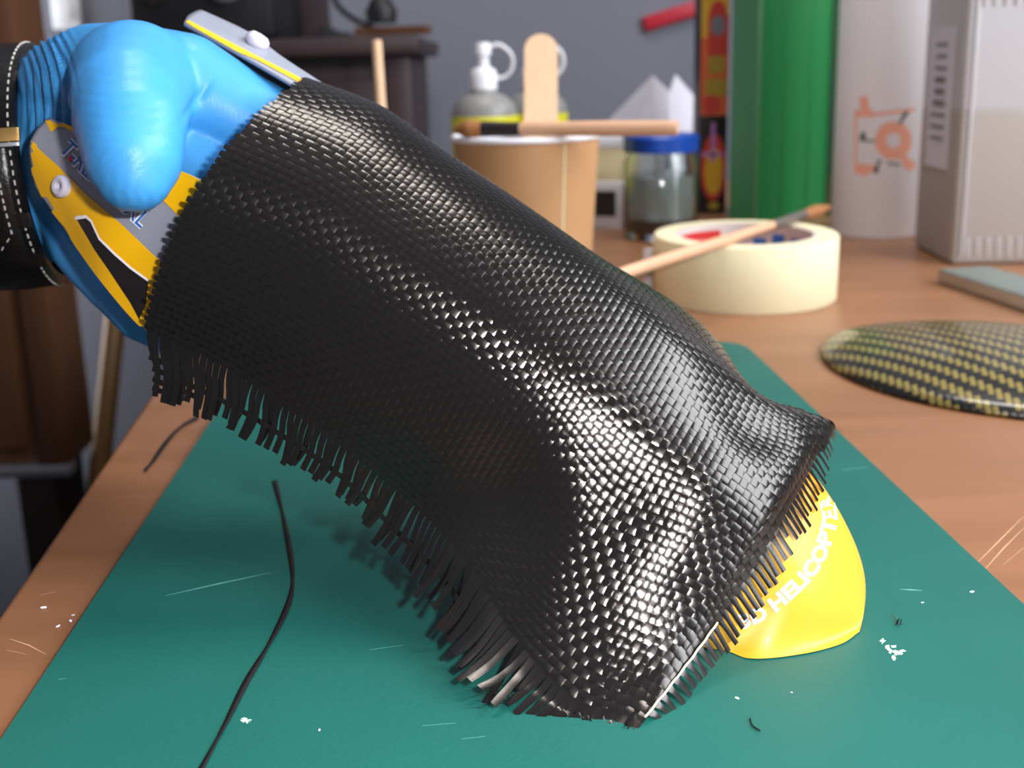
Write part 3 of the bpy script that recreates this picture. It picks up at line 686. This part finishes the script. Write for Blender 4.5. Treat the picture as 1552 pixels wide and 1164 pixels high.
# ================================================================== carbon cloth surface (control points: photo pixel + depth in cm)
T = [(465,118),(576,160),(674,229),(773,295),(872,364),(968,436),(1061,512),(1150,597),(1258,640)]
B = [(222,500),(332,552),(434,619),(534,690),(628,768),(710,852),(777,961),(855,1055),(970,1098)]
Zc = [27.2,27.0,26.7,26.4,26.1,25.8,25.5,25.3,25.2]
bow = [48,34,22,12,4,-2,-8,-16,-24]
tt = [.22,.06,0,.10,.30,.54,.78,1.0]; zo = [3.2,1.6,0,-1.6,-2.6,-2.9,-2.6,-1.9]
Fr = [(231,606),(318,640),(412,694),(505,752),(585,848),(662,938),(704,1048),(812,1090),(955,1112)]
cols = []
for k in range(9):
    t0, b0, = Vector(T[k]), Vector(B[k]); d = (b0-t0).normalized(); n = Vector((d.y*-1, d.x)) ; n = n if n.x < 0 else -n
    c = []
    for t, z in zip(tt, zo):
        p = t0+(b0-t0)*t+n*(bow[k]*4*t*(1-t)); c.append([p.x, p.y, Zc[k]+z])
    f = Vector(Fr[k]); m = (b0*.45+f*.55)+Vector((4,0)); ze = c[-1][2]
    c.append([m.x, m.y, ze+.15]); c.append([f.x, f.y, ze+.35]); cols.append(c)
C = cols
# hand made corrections: folds on the far side, the flap at the nose, the corner on the mat
C[5][1] = [980,434,28.0]; C[6][1] = [1083,514,28.0]; C[6][0] = [1060,560,29.0]; C[5][0] = [960,470,29.2]
C[7][1] = [1150,625,26.9]; C[7][0] = [1140,660,27.6]
C[8] = [[1222,690,27.0],[1243,668,26.6],[1258,640,26.2],[1228,712,24.4],[1186,790,22.95],[1128,882,22.3],[1062,978,21.7],[972,1096,20.5],[960,1108,20.4],[945,1122,20.35]]
C[7][3] = [1126,648,24.0]; C[7][4] = [1092,704,22.75]; C[7][5] = [1030,806,22.2]; C[7][6] = [950,920,21.8]; C[7][7] = [862,1052,21.1]; C[7][8] = [838,1075,20.95]; C[7][9] = [806,1098,20.85]
C[6][7][2] = 22.0; C[6][8][2] = 21.72; C[6][9][2] = 21.43; C[6][6][2] = 22.3; C[5][7][2] = 23.0; C[5][8][2] = 23.0; C[5][9][2] = 23.1
C.insert(8, [[1188,672,27.3],[1204,656,26.8],[1214,621,25.9],[1208,684,24.25],[1164,754,22.8],[1104,848,22.2],[1034,948,21.7],[938,1082,20.75],[918,1098,20.65],[896,1116,20.6]])
tipd = [(-4,8,.2),(5,16,.2),(8,15,.2),(20,34,.1),(25,42,.03),(26,41,.05),(26,36,.1),(20,18,.1),(14,10,.1),(10,8,.1)]
C.append([[c[0]+d[0], c[1]+d[1], c[2]+d[2]] for c, d in zip(C[9], tipd)])
C.insert(0, [[c[0]-9, c[1]-5, c[2]+.05] for c in C[0]])
CG = np.array([[tuple(P(*q)) for q in c] for c in C])          # 11 x 10 x 3 world points
SU, SV = 16, 16
D = dense(CG, SU, SV); nU, nV = D.shape[:2]
DU = np.gradient(D, axis=0); DV = np.gradient(D, axis=1)
NRM = np.cross(DU, DV); NRM /= np.linalg.norm(NRM, axis=2, keepdims=True)+1e-9
if np.mean(np.sum(NRM[SU*2:SU*8, SV*4:SV*6]*(np.array(C0)-D[SU*2:SU*8, SV*4:SV*6]), axis=2)) < 0: NRM = -NRM
au = np.r_[0, np.cumsum(np.mean(np.linalg.norm(np.diff(D[:, SV*2:SV*8], axis=0), axis=2), axis=1))]
av = np.r_[0, np.cumsum(np.mean(np.linalg.norm(np.diff(D[SU:SU*10], axis=1), axis=2), axis=0))]
U0, U1 = au[SU], au[SU*10]; V0, V1, VE = av[0], av[SV*7], av[-1]
PITCH_T = 0.188
NA = int((U1-U0)/PITCH_T); NB = int((V1-V0)/PITCH_T); pu = (U1-U0)/NA; pv = (V1-V0)/NB
print('tows', NA, NB, 'cloth', U1-U0, V1-V0)
def samp(A, s, t):
    """bilinear lookup at arc lengths s (along) and t (across)"""
    fi = np.interp(s, au, np.arange(nU)); fj = np.interp(t, av, np.arange(nV))
    i = np.clip(fi.astype(int), 0, nU-2); j = np.clip(fj.astype(int), 0, nV-2); a = (fi-i)[:,None]; b = (fj-j)[:,None]
    return A[i,j]*(1-a)*(1-b)+A[i+1,j]*a*(1-b)+A[i,j+1]*(1-a)*b+A[i+1,j+1]*a*b
CLB = bvh_of(D[SU:SU*10+1, :SV*7+1])
cloth = empty('carbon_fibre_cloth', tuple(D[SU*8, SV*7]-np.array([0,0,.2])), 'black woven carbon fibre cloth with frayed edges draped over the yellow canopy', 'cloth')
AMP, BUL, WID = 0.009, 0.004, 0.485
XS = np.array([-1,-.5,0,.5,1.0])
def tow_mesh(name, s, t, side_axis, h, width, jit, lift, base_s):
    pos = samp(D, s, t); nr = samp(NRM, s, t); nr /= np.linalg.norm(nr, axis=1, keepdims=True)
    tan = np.gradient(pos, axis=0); tan /= np.linalg.norm(tan, axis=1, keepdims=True)+1e-12
    sd_ = np.cross(nr, tan); pos = pos + nr*(h+lift)[:,None] + sd_*jit[:,None]
    m = len(pos); k = len(XS)
    V = pos[:,None,:] + sd_[:,None,:]*XS[None,:,None]*np.broadcast_to(width,(m,))[:,None,None] + nr[:,None,:]*((1-XS**2)*BUL)[None,:,None]
    me = bpy.data.meshes.new(name); me.from_pydata((V.reshape(-1,3)*CM).tolist(), [], [(i*k+j, i*k+j+1, (i+1)*k+j+1, (i+1)*k+j) for i in range(m-1) for j in range(k-1)])
    uv = me.uv_layers.new(name='fibre'); vi = np.zeros(len(me.loops), int); me.loops.foreach_get('vertex_index', vi)
    L = np.r_[0, np.cumsum(np.linalg.norm(np.diff(pos, axis=0), axis=1))]
    U_ = np.repeat(L/PITCH_T, k)+base_s; W_ = np.tile(XS*.5, m)+base_s*3.1
    uv.data.foreach_set('uv', np.c_[U_[vi], W_[vi]].ravel()); me.update()
    return link(name, me, M['tow'], cloth)
wave = lambda x: np.sign(np.cos(x))*np.abs(np.cos(x))**.4
rng = np.random.RandomState(11)
SEG = 5
for i in range(NA):                          # tows running across, ending in the lower fringe
    s_c = U0+(i+.5)*pu; f = i/NA; ext = (VE-V1)*(.80+.2*rng.rand())*(1.0 if rng.rand() > .05 else .6)
    if f > .93: ext *= .75
    end = V1+ext; n = int((end-V0)/pv*SEG); t = np.linspace(V0, end, n); over = np.clip((t-V1)/max(VE-V1,.01), 0, 1)
    h = AMP*wave(math.pi*((t-V0)/pv-.5)+math.pi*i)*np.where(t > V1-.3*pv, .0, 1)
    jit = (rng.randn()*.03)*over*2 + (rng.randn()*.045)*over**2*2; lift = rng.randn()*.05*over + .05*over + (over*(.13+.10*rng.randn()) if .60 < f < .82 else 0)
    tow_mesh('weft_tow', np.full(n, s_c), t, 0, h, pu*WID*rng.uniform(.94,1.02)*(1-.1*np.clip(over*3,0,1)), jit, lift, i*1.37)
extra = [(V1+(VE-V1)*.52, 0.0, .74), (V1+(VE-V1)*.66, .0, .10), (V1+(VE-V1)*.36, .0, .09), (V1+(VE-V1)*.8, .0, .07)]
for j in range(NB+len(extra)):               # tows running along, ending over the nose
    if j < NB:
        t_c = V0+(j+.5)*pv; g = j/NB; a0 = U0-.10*rng.rand()-.03; a1 = U1+(au[-1]-U1)*(.75+.25*rng.rand())*(1 if rng.rand() > .04 else .5)
        if j >= NB-1: a1 = U0+(U1-U0)*.97
    else:
        t_c, q0_, q1_ = extra[j-NB]; a0 = U0+(U1-U0)*q0_; a1 = U0+(U1-U0)*q1_
    n = max(4, int((a1-a0)/pu*SEG)); s = np.linspace(a0, a1, n); over = np.clip((s-U1)/max(au[-1]-U1,.01), 0, 1)+np.clip((U0-s)/.3, 0, 1)
    h = AMP*wave(math.pi*((s-U0)/pu-.5)+math.pi*j+math.pi)*np.where((s > U1) | (s < U0), .0, 1)
    jit = rng.randn()*.035*over + (0 if j < NB else 1)*.03*np.sin(s*1.3+j); lift = .03*over*rng.rand()+(0 if j < NB else .01)
    tow_mesh('warp_tow', s, np.full(n, t_c), 1, h, pv*(WID-.0 if j < NB else WID*.8)*rng.uniform(.94,1.02)*(1-.36*np.clip(over*4,0,1)), jit, lift, j*2.11+500)
# pale locking thread along the front edge
tl = np.linspace(V0+(V1-V0)*.80, V1-.05, 40); pt = samp(D, np.full(40, U1-.02), tl)+samp(NRM, np.full(40, U1), tl)*.06
pt += np.c_[np.zeros(40), np.zeros(40), .012*np.sin(np.arange(40)*2.2)]
tube('edge_thread', [tuple(q) for q in pt[::2]], .022, M['thread'], cloth, 6, 2)
# loose fibre tufts at the lower corner
vv = []; ff = []
for k in range(60):
    a = Vector(samp(D, np.array([U1-(.2+.1*rng.rand())*(U1-U0)*1.0]), np.array([V1]))[0]); a = P(745+45*rng.rand(), 1040+25*rng.rand(), 21.3)
    d = Vector((-.4+.5*rng.randn(), .3*rng.randn(), -.25+.3*rng.randn()))*.45; b = a+d*.5+Vector(rng.randn(3))*.05; c = a+d
    a.z = max(a.z, TH+.03); b.z = max(b.z, TH+.03); c.z = max(c.z, TH+.03)
    w_ = Vector((.004,0,.006)); i0 = len(vv); vv += [a-w_,a+w_,b-w_,b+w_,c]; ff += [(i0,i0+1,i0+3,i0+2),(i0+2,i0+3,i0+4)]
o = mesh_obj('loose_fibres', vv, ff, M['dark'], cloth, False); tag(o, kind='stuff')

# ================================================================== canopy shell under the cloth, with the bare nose
def on_cloth(x, y, push=.16, default=None):
    h = hit(CLB, x, y)
    if h[0] is None: return default
    return pix(h[0])[2]+push
SIL = [(457,128),(570,170),(668,238),(767,303),(866,372),(960,444),(1048,522),(1140,612),(1237,714)]
EDG = [(228,488),(336,545),(438,610),(540,682),(640,752),(745,826),(850,890),(965,945),(1076,980)]
rt = [.12,.42,.75]; SC = []
for k in range(9):
    s, e_ = Vector(SIL[k]), Vector(EDG[k]); d = (e_-s).normalized(); n = Vector((-d.y, d.x)); n = n if n.x < 0 else -n
    c = [[*(s+(e_-s)*.25), Zc[k]+2.9], [*(s+(e_-s)*.06), Zc[k]+1.5], [s.x, s.y, Zc[k]+.12]]
    for t in rt:
        p = s+(e_-s)*t+n*(bow[k]*4*t*(1-t)*.9); c.append([p.x, p.y, on_cloth(p.x, p.y, .2, Zc[k]-2)])
    c.append([e_.x, e_.y, on_cloth(e_.x, e_.y, .2, Zc[k]-1.5)]); SC.append(c)
gz = lambda x, y: pix(G(x, y, TH+.03))[2]
SC[8][2][2] = 24.75; SC[8][3][2] = 24.1; SC[8][4][2] = 23.05; SC[8][6] = [1078,984,gz(1078,984)]; SC[8][5][2] = max(SC[8][5][2], 22.55)
SC[8][1] = [1228,735,26.2]; SC[8][0] = [1190,790,27.3]
SC.append([[1238,852,26.9],[1270,806,26.0],[1284,785,24.85],[1263,828,23.75],[1226,888,22.95],[1182,950,22.75],[1140,998,gz(1140,998)]])
SC.append([[1286,886,25.9],[1301,862,25.5],[1309,848,24.75],[1298,880,24.0],[1276,925,23.4],[1247,965,23.15],[1216,991,gz(1216,991)]])
SC.append([[1308,915,24.95],[1312,908,24.75],[1313.5,903,24.45],[1311,920,24.15],[1303,943,23.85],[1290,961,23.7],[1274,976,gz(1274,976)]])
tipz = gz(1303,957); SC.append([[1303,957-.5*k*.2,tipz] for k in range(7)])
for row in SC[-1]: row[1] = 957
SG = np.array([[tuple(P(*q)) for q in c] for c in SC])
for k in (9,10,11,12):
    SG[k,:,2] = np.maximum(SG[k,:,2], TH+.03)
SD = dense(SG, 10, 10); 
for _ in range(60):                          # relax the bare nose into one smooth dome
    S2 = SD.copy(); S2[76:-1,1:-1] = .5*SD[76:-1,1:-1]+.125*(SD[75:-2,1:-1]+SD[77:,1:-1]+SD[76:-1,:-2]+SD[76:-1,2:]); SD = S2
SD[:,:,2] = np.maximum(SD[:,:,2], TH+.02)
canopy = empty('helicopter_canopy', tuple(G(1200,985)), 'yellow model helicopter canopy with bare rounded nose resting on the cutting mat', 'canopy')
shell = grid_obj('shell', SD, M['yellow'], canopy)
LN = SD[:92].copy(); lu = np.gradient(LN, axis=0); lv = np.gradient(LN, axis=1); ln_ = np.cross(lu, lv); ln_ /= np.linalg.norm(ln_, axis=2, keepdims=True)+1e-9
if np.sum(ln_[20:60,30:50]*(np.array(C0)-LN[20:60,30:50])) < 0: ln_ = -ln_
grid_obj('inner_lining', LN-ln_*.09, M['inner'], canopy)
SB = bvh_of(SD)
text_on('letter', '3D HELICOPTER', [(1124,953),(1160,938),(1192,914),(1226,881),(1248,850),(1262,812),(1268,786),(1264,765),(1256,747)], 21, SB, .012, M['white_print'], shell, .045)

# near side wing with printed stripes
NW = [[(74,178,27.0),(54,199,26.8),(44,228,26.7),(52,282,26.8)], [(112,193,26.6),(96,238,26.4),(90,285,26.35),(97,347,26.5)],
      [(195,228,25.75),(172,300,25.65),(152,362,25.75),(152,424,26.05)], [(300,270,25.2),(262,350,25.35),(234,425,25.6),(208,490,26.0)], [(352,300,24.75),(312,385,24.9),(280,455,25.2),(250,520,25.8)]]
for r_ in NW[3:]:
    for k, q in enumerate(r_): z = on_cloth(q[0], q[1], .22); r_[k] = (q[0], q[1], max(q[2], z) if z else q[2])
WD = dense(np.array([[tuple(P(*q)) for q in c] for c in NW]), 10, 10)
wing = grid_obj('side_wing', WD, M['grey_print'], canopy, .1, M['inner']); wing['label'] = 'grey near wing with yellow and black stripes'
WB = bvh_of(WD)
decal('yellow_stripe', [[(43,210),(66,232),(90,253),(133,296),(185,340),(236,389),(250,400),(230,470),(215,505),(160,440),(110,372),(60,310),(44,262)]], WB, .02, M['yellow_print'], wing, 5)
decal('yellow_edge_stripe', [[(62,184),(75,172),(112,187),(195,222),(300,260),(310,280),(272,328),(248,304),(160,222),(108,199),(76,183)]], WB, .02, M['yellow_print'], wing, 5)
blk = [(117,331),(130,329),(139,337),(151,363),(173,385),(198,407),(226,427)]
decal('black_window', [blk+[(222,462),(212,484),(198,458),(167,411),(145,379)]], WB, .03, M['black_print'], wing, 5)
wl = [(x+1.5, y-3) for x, y in blk]; decal('white_outline', [[blk[i], blk[i+1], wl[i+1], wl[i]] for i in range(len(blk)-1)]+[[(114,330),(117,333),(131,331),(130,327),(119,327)]], WB, .035, M['white_print'], wing, 2)
tp_ = [(90,228),(130,268),(170,305),(214,346)]
text_on('letter_outline', 'T-REX 450XL', tp_, 25, WB, .022, M['white_print'], wing, .06)
text_on('letter', 'T-REX 450XL', tp_, 25, WB, .03, M['blue_print'], wing, .012)
decal('red_dash', [[(103,240),(107,246),(112,242),(109,236)]], WB, .035, M['red_print'], wing, 1)
def grommet(x, y, bvh, r, parent, hgt, axis=None):
    h = hit(bvh, x, y); n = h[1] if h[1].dot(C0-h[0]) > 0 else -h[1]; n = axis or n
    return lathe('grommet', [(r*.28,-.1),(r*.28,hgt*.55),(r*.42,hgt*.95),(r*.7,hgt),(r*.95,hgt*.7),(r,hgt*.3),(r*.96,0),(r*.6,-.12),(r*.28,-.1)], M['grommet'], parent, h[0], n, 32)
grommet(97, 283, WB, .29, wing, .2)
# far side wing
FW = [[(279,34,28.6),(287,22,29.2),(308,16,30.2),(322,45,31.4)], [(345,71,28.1),(360,57,28.7),(378,50,29.7),(378,95,30.9)],
      [(400,102,27.75),(415,90,28.3),(432,90,29.2),(436,135,30.4)], [(458,136,27.5),(470,124,28.0),(484,124,28.8),(488,165,30.0)], [(520,172,27.4),(530,160,27.9),(545,165,28.6),(548,205,29.6)]]
FD = dense(np.array([[tuple(P(*q)) for q in c] for c in FW]), 10, 10)
fw = grid_obj('side_wing', FD, M['grey_print'], canopy, .1, M['inner']); fw['label'] = 'grey far wing with a yellow edge'
FB = bvh_of(FD[:, :22])
decal('yellow_edge_stripe', [[(277,36),(281,29),(350,65),(402,92),(446,114),(466,126),(458,136),(400,103),(345,72)]], FB, .02, M['yellow_print'], fw, 5, 28)
g_ = hit(FB, 388, 64); grommet(388, 66, FB, .33, fw, .26, (CU*.8+CR*.55-CF*.25).normalized())

# ================================================================== gloved hand, arm and watch
def blob_mesh(chains, voxel, smooth_it=12):
    """one continuous skin: tapered chains of balls fused by a voxel remesh and relaxed"""
    bm = bmesh.new()
    for ch in chains:
        pts = [P(x, y, z) for x, y, z, r in ch]; rs = [r for *_, r in ch]
        for a, b, ra, rb in zip(pts, pts[1:], rs, rs[1:]):
            n = max(2, int((b-a).length/(.22*min(ra, rb)))+1)
            for k in range(n+1):
                t = k/n; g = bmesh.ops.create_icosphere(bm, subdivisions=3, radius=ra+(rb-ra)*t)
                bmesh.ops.translate(bm, vec=a+(b-a)*t, verts=g['verts'])
    bmesh.ops.scale(bm, vec=(CM,CM,CM), verts=bm.verts)
    me = bpy.data.meshes.new('skin_tmp'); bm.to_mesh(me); bm.free()
    o = bpy.data.objects.new('skin_tmp', me); COL.objects.link(o)
    r = o.modifiers.new('fuse', 'REMESH'); r.mode = 'VOXEL'; r.voxel_size = voxel*CM
    s = o.modifiers.new('relax', 'SMOOTH'); s.factor = .6; s.iterations = smooth_it
    bpy.context.view_layer.update()
    res = bpy.data.meshes.new_from_object(o.evaluated_get(bpy.context.evaluated_depsgraph_get()))
    bpy.data.objects.remove(o); bpy.data.meshes.remove(me); return res
wc = P(80, 250, 31.0); wax = (CR*-.98 - CU*.10 - CF*.15).normalized(); Rw = frame(wax, CU)
WN = lambda k, r: (*pix(wc+wax*k), r)
chains = [
    [(205,128,27.0,1.62),(197,155,25.8,1.45),(199,192,24.9,1.28),(202,238,24.4,1.12),(203,265,24.25,.88)],   # thumb towards the viewer
    [(100,128,28.8,1.22),(150,120,28.0,1.45),(205,128,27.2,1.58)],                                            # web of the thumb
    [(205,130,27.6,1.60),(278,133,28.0,1.45),(360,180,28.3,1.33),(440,222,28.6,1.30),(520,275,29.0,1.1)],     # index into the shell
    [(190,200,28.4,1.7),(270,232,28.3,1.45),(350,290,28.3,1.35),(430,350,28.6,1.1)],                          # middle finger into the shell
    [(60,200,31.2,2.2),(110,190,29.8,1.8),(180,180,28.6,1.8)],                                                # palm
    [(60,260,31.2,2.2),(110,300,29.9,1.15),(140,366,29.2,1.12),(184,422,28.8,1.05),(226,468,28.4,.95),(280,500,28.2,.8)],  # little finger side
    [(190,200,28.6,1.6),(200,320,28.9,1.5),(260,400,28.7,1.2)],
    [(90,230,30.8,2.0),WN(-.7,2.6),WN(.2,2.85),WN(1.4,2.9)],                                                # heel and wrist
]
person = empty('person', tuple(P(20,250,31.5)), 'hand in a blue nitrile glove reaching inside the canopy, thumb outside', 'person')
gm = blob_mesh(chains, .075, 14)
# glove wrinkles as real relief
n = len(gm.vertices); co = np.zeros(n*3); gm.vertices.foreach_get('co', co); co = co.reshape(-1,3); no = np.zeros(n*3); gm.vertices.foreach_get('normal', no); no = no.reshape(-1,3)
c0 = np.array(C0); dl = co/CM-c0; zz_ = dl @ np.array(CF); px = CX+F*(dl @ np.array(CR))/zz_; py = CY-F*(dl @ np.array(CU))/zz_
bump = lambda x, a, b, s: 1/(1+np.exp(-(x-a)/s))*1/(1+np.exp((x-b)/s))
m1 = bump(px, 40, 104, 5)*bump(py, 40, 235, 14)
ph = (px-60 - .0022*(py-190)**2*-1 + .10*(py-150))
dis = .055*m1*np.sin(ph*2*math.pi/13.0+.8*np.sin(py*.05)) + .03*m1*np.sin(ph*2*math.pi/7.3+1.2)
m2 = bump(px, 92, 108, 3)*bump(py, 70, 215, 12); dis -= .05*m2*np.exp(-((px-104+ .0020*(py-150)**2*.6)/5)**2)
arc = py-(168-.0022*(px-195)**2*-1); th_ = bump(px,110,275,8)*bump(py,95,215,12)
dis += .003*th_*np.sin((py+.0016*(px-190)**2)*2*math.pi/17)
dis += .009*bump(px,120,215,8)*bump(py,232,268,6)*np.sin((px*.9+py*1.1)*2*math.pi/20)
dis += .006*bump(px,130,270,8)*bump(py,270,320,4)*np.sin(px*.33+np.sin(py*.2))
dis -= .07*np.exp(-(((px-288)+.75*(py-165))/7)**2)*bump(px,275,325,6)*bump(py,130,180,6)
m3 = bump(px,60,210,8)*bump(py,330,500,12); dis += .03*m3*np.sin((px*.85-py*.55)*2*math.pi/31)
co += no*(dis*CM)[:,None]; gm.vertices.foreach_set('co', co.ravel()); gm.update()
gl = link('glove', gm, M['glove'], person)
am = blob_mesh([[WN(.9,2.93),WN(3,2.95),WN(8,3.5),WN(16,4.2)]], .15, 6)
link('forearm', am, M['skin'], person)

# watch strap round the wrist
R0 = 3.12
watch = empty('wristwatch', tuple(wc+wax*1.2-Vector((0,0,R0+.3))), 'black leather watch strap with white stitching and gilt buckle on the wrist', 'watch')
def on_band(a, s, r): return wc + wax*s + Rw @ Vector((math.cos(a)*r*1.04, math.sin(a)*r, 0))
def band(name, a0, a1, s0, s1, r, th, material, parent, n=72, bulge=.0):
    prof = [(s0,0),(s0,th*.75),(s0+.08,th),((s0+s1)/2,th+bulge),(s1-.08,th),(s1,th*.75),(s1,0)]; v = []; k = len(prof); full = abs(a1-a0) > 359
    for i in range(n+1):
        a = math.radians(a0+(a1-a0)*i/n); v += [on_band(a, s, r+h) for s, h in prof]
    f = [(i*k+j, i*k+(j+1)%k, (i+1)*k+(j+1)%k, (i+1)*k+j) for i in range(n) for j in range(k)]
    if not full: f += [tuple(range(k)), tuple(range(n*k,(n+1)*k))[::-1]]
    o = mesh_obj(name, v, f, material, parent); o.data.set_sharp_from_angle(angle=math.radians(35)); return o
strap = band('strap', 0, 360, 0, 2.3, R0, .26, M['leather'], watch, 90, .05)
def near_angle(y):                              # angle on the band whose near edge shows at image row y
    best = min(range(0,720), key=lambda k: (abs(pix(on_band(math.radians(k/2), .3, R0+.3))[1]-y) + (0 if pix(on_band(math.radians(k/2), .3, R0+.3))[2] < pix(wc)[2] else 1e4)))
    return best/2
bm = bmesh.new()
for k in range(86):
    a = math.radians(k*360/86); p = on_band(a, .17, R0+.275); q = on_band(a+.02, .17, R0+.275); t = (q-p).normalized()
    box_bm(bm, p, (.13,.035,.03), frame(on_band(a,.17,R0+1)-p, t))
bm_obj('stitching', bm, M['stitch'], strap)
ab = near_angle(206)
def band_bar(name, y0, y1, s0, s1, h0, th, material, parent):
    a0, a1 = near_angle(y0), near_angle(y1); return band(name, min(a0,a1), max(a0,a1), s0, s1, R0+h0, th, material, parent, 12)
bk = band_bar('buckle', 196, 216, -.12, 2.5, .27, .16, M['gold'], watch); band_bar('buckle_prong', 218, 223, -.1, 2.5, .26, .14, M['steel'], bk)
band_bar('keeper_loop', 322, 344, -.06, 2.4, .26, .12, M['leather'], watch); band_bar('keeper_loop', 383, 402, -.06, 2.4, .26, .12, M['leather'], watch)
tipb = band_bar('strap_tip', 225, 392, .28, 2.2, .25, .14, M['leather'], watch)
bm = bmesh.new(); pv_ = None
for k in range(14):
    y = 232+k*11.5; s = .50 if y < 350 else .50+(y-350)*.018; p = on_band(math.radians(near_angle(y)), s, R0+.42); q = on_band(math.radians(near_angle(y+6)), s if y < 350 else s+.1, R0+.42)
    box_bm(bm, p, (.12,.035,.03), frame((p-wc), q-p if (q-p).length > 1e-4 else CU))
bm_obj('tip_stitching', bm, M['stitch'], tipb)

# ================================================================== loose tows and scraps
def ribbon(name, pts, wpx, h, label, cat, twist=True, material=None):
    pp = crom([(x, y) for x, y in pts], 8); v = []; f = []; m = len(pp)
    for i, (x, y) in enumerate(pp):
        a, b = pp[max(i-1,0)], pp[min(i+1,m-1)]; d = np.array(b)-np.array(a); d = d/np.linalg.norm(d); q = .5*wpx*(.45+.55*abs(math.cos(i*.16+.3)) if twist else 1)
        hh = h+.03*(1-abs(math.cos(i*.16+.3))) if twist else h
        for sgn, dz_ in ((-1, .03), (1, .0)): v.append(G(x-sgn*d[1]*q, y+sgn*d[0]*q, hh+dz_))
        if i: f.append((2*i-2,2*i-1,2*i+1,2*i))
    o = mesh_obj(name, v, f, material or M['dark']); md = o.modifiers.new('thickness','SOLIDIFY'); md.thickness = .02*CM
    return tag(recenter(o), label, cat)
ribbon('loose_tow', [(416,728),(427,772),(437,822),(443,866),(441,900),(428,936),(402,985),(372,1035),(342,1095),(305,1164),(285,1200)], 9, TH+.02, 'long black carbon strand lying on the cutting mat left of the cloth', 'strand')
ribbon('loose_tow', [(300,632),(272,648),(248,675),(232,698),(219,713)], 6, .02, 'short curved black carbon strand on the desk left of the mat', 'strand')
def fuzz(name, cx, cy, h, n, ln, label, cat, seed):
    rnd = np.random.RandomState(seed); v = []; f = []; a0 = G(cx, cy, h)
    for k in range(n):
        a = a0+Vector((rnd.randn()*.05, rnd.randn()*.05, .0)); b = a+Vector((rnd.randn()*ln, rnd.randn()*ln, abs(rnd.randn())*ln)); w_ = Vector((.02,0,0)); i0 = len(v); v += [a-w_, a+w_, b+w_*.4, b-w_*.4]; f.append((i0,i0+1,i0+2,i0+3))
    o = mesh_obj(name, v, f, M['dark'], None, False); return tag(recenter(o), label, cat)
fuzz('fibre_tuft', 1266, 650, .02, 8, .28, 'tiny black fibre tuft on the desk beside the cloth flap', 'fibre', 2)
fuzz('fibre_tuft', 1362, 946, TH+.01, 7, .10, 'tiny black fibre tuft on the mat right of the yellow nose', 'fibre', 4)
ribbon('fibre_hair', [(1136,1088),(1140,1100),(1152,1108)], 1.2, TH+.01, 'fine black hair on the mat below the yellow nose', 'fibre', False)
CR_LAB = {5:'tiny white crumb on the mat just below the yellow nose',6:'tiny white crumb near the right edge of the green mat',7:'tiny white crumb at the bottom left of the mat beside the long strand',8:'faint white crumb low on the mat under the nose',9:'small white crumb on the mat above the white glue smear'}
for k, (x, y, r_, h) in enumerate([(66,922,4,0),(88,950,3,0),(107,942,3,0),(111,933,2,0),(117,960,2,0),(1117,1059,3,TH),(1473,898,3,TH),(484,1107,2,TH),(1200,1050,1.5,TH),(1398,914,2,TH)]):
    q = G(x, y, h); s = r_*pix(q)[2]/F
    bm = bmesh.new(); g = bmesh.ops.create_icosphere(bm, subdivisions=1, radius=1); bmesh.ops.transform(bm, matrix=Matrix.Translation(q+Vector((0,0,s*.3+.006)))@Matrix.Rotation(k*1.1,4,'Z')@Matrix.Diagonal((s*1.5,s*.8,s*.3,1)), verts=g['verts'])
    o = bm_obj('paper_crumb', bm, M['white_print']); lab = 'tiny white crumb scattered on the bare desk at lower left' if h == 0 else CR_LAB[k]
    tag(recenter(o), lab, 'crumb', 'crumbs on the bare desk' if h == 0 else 'crumbs on the mat')
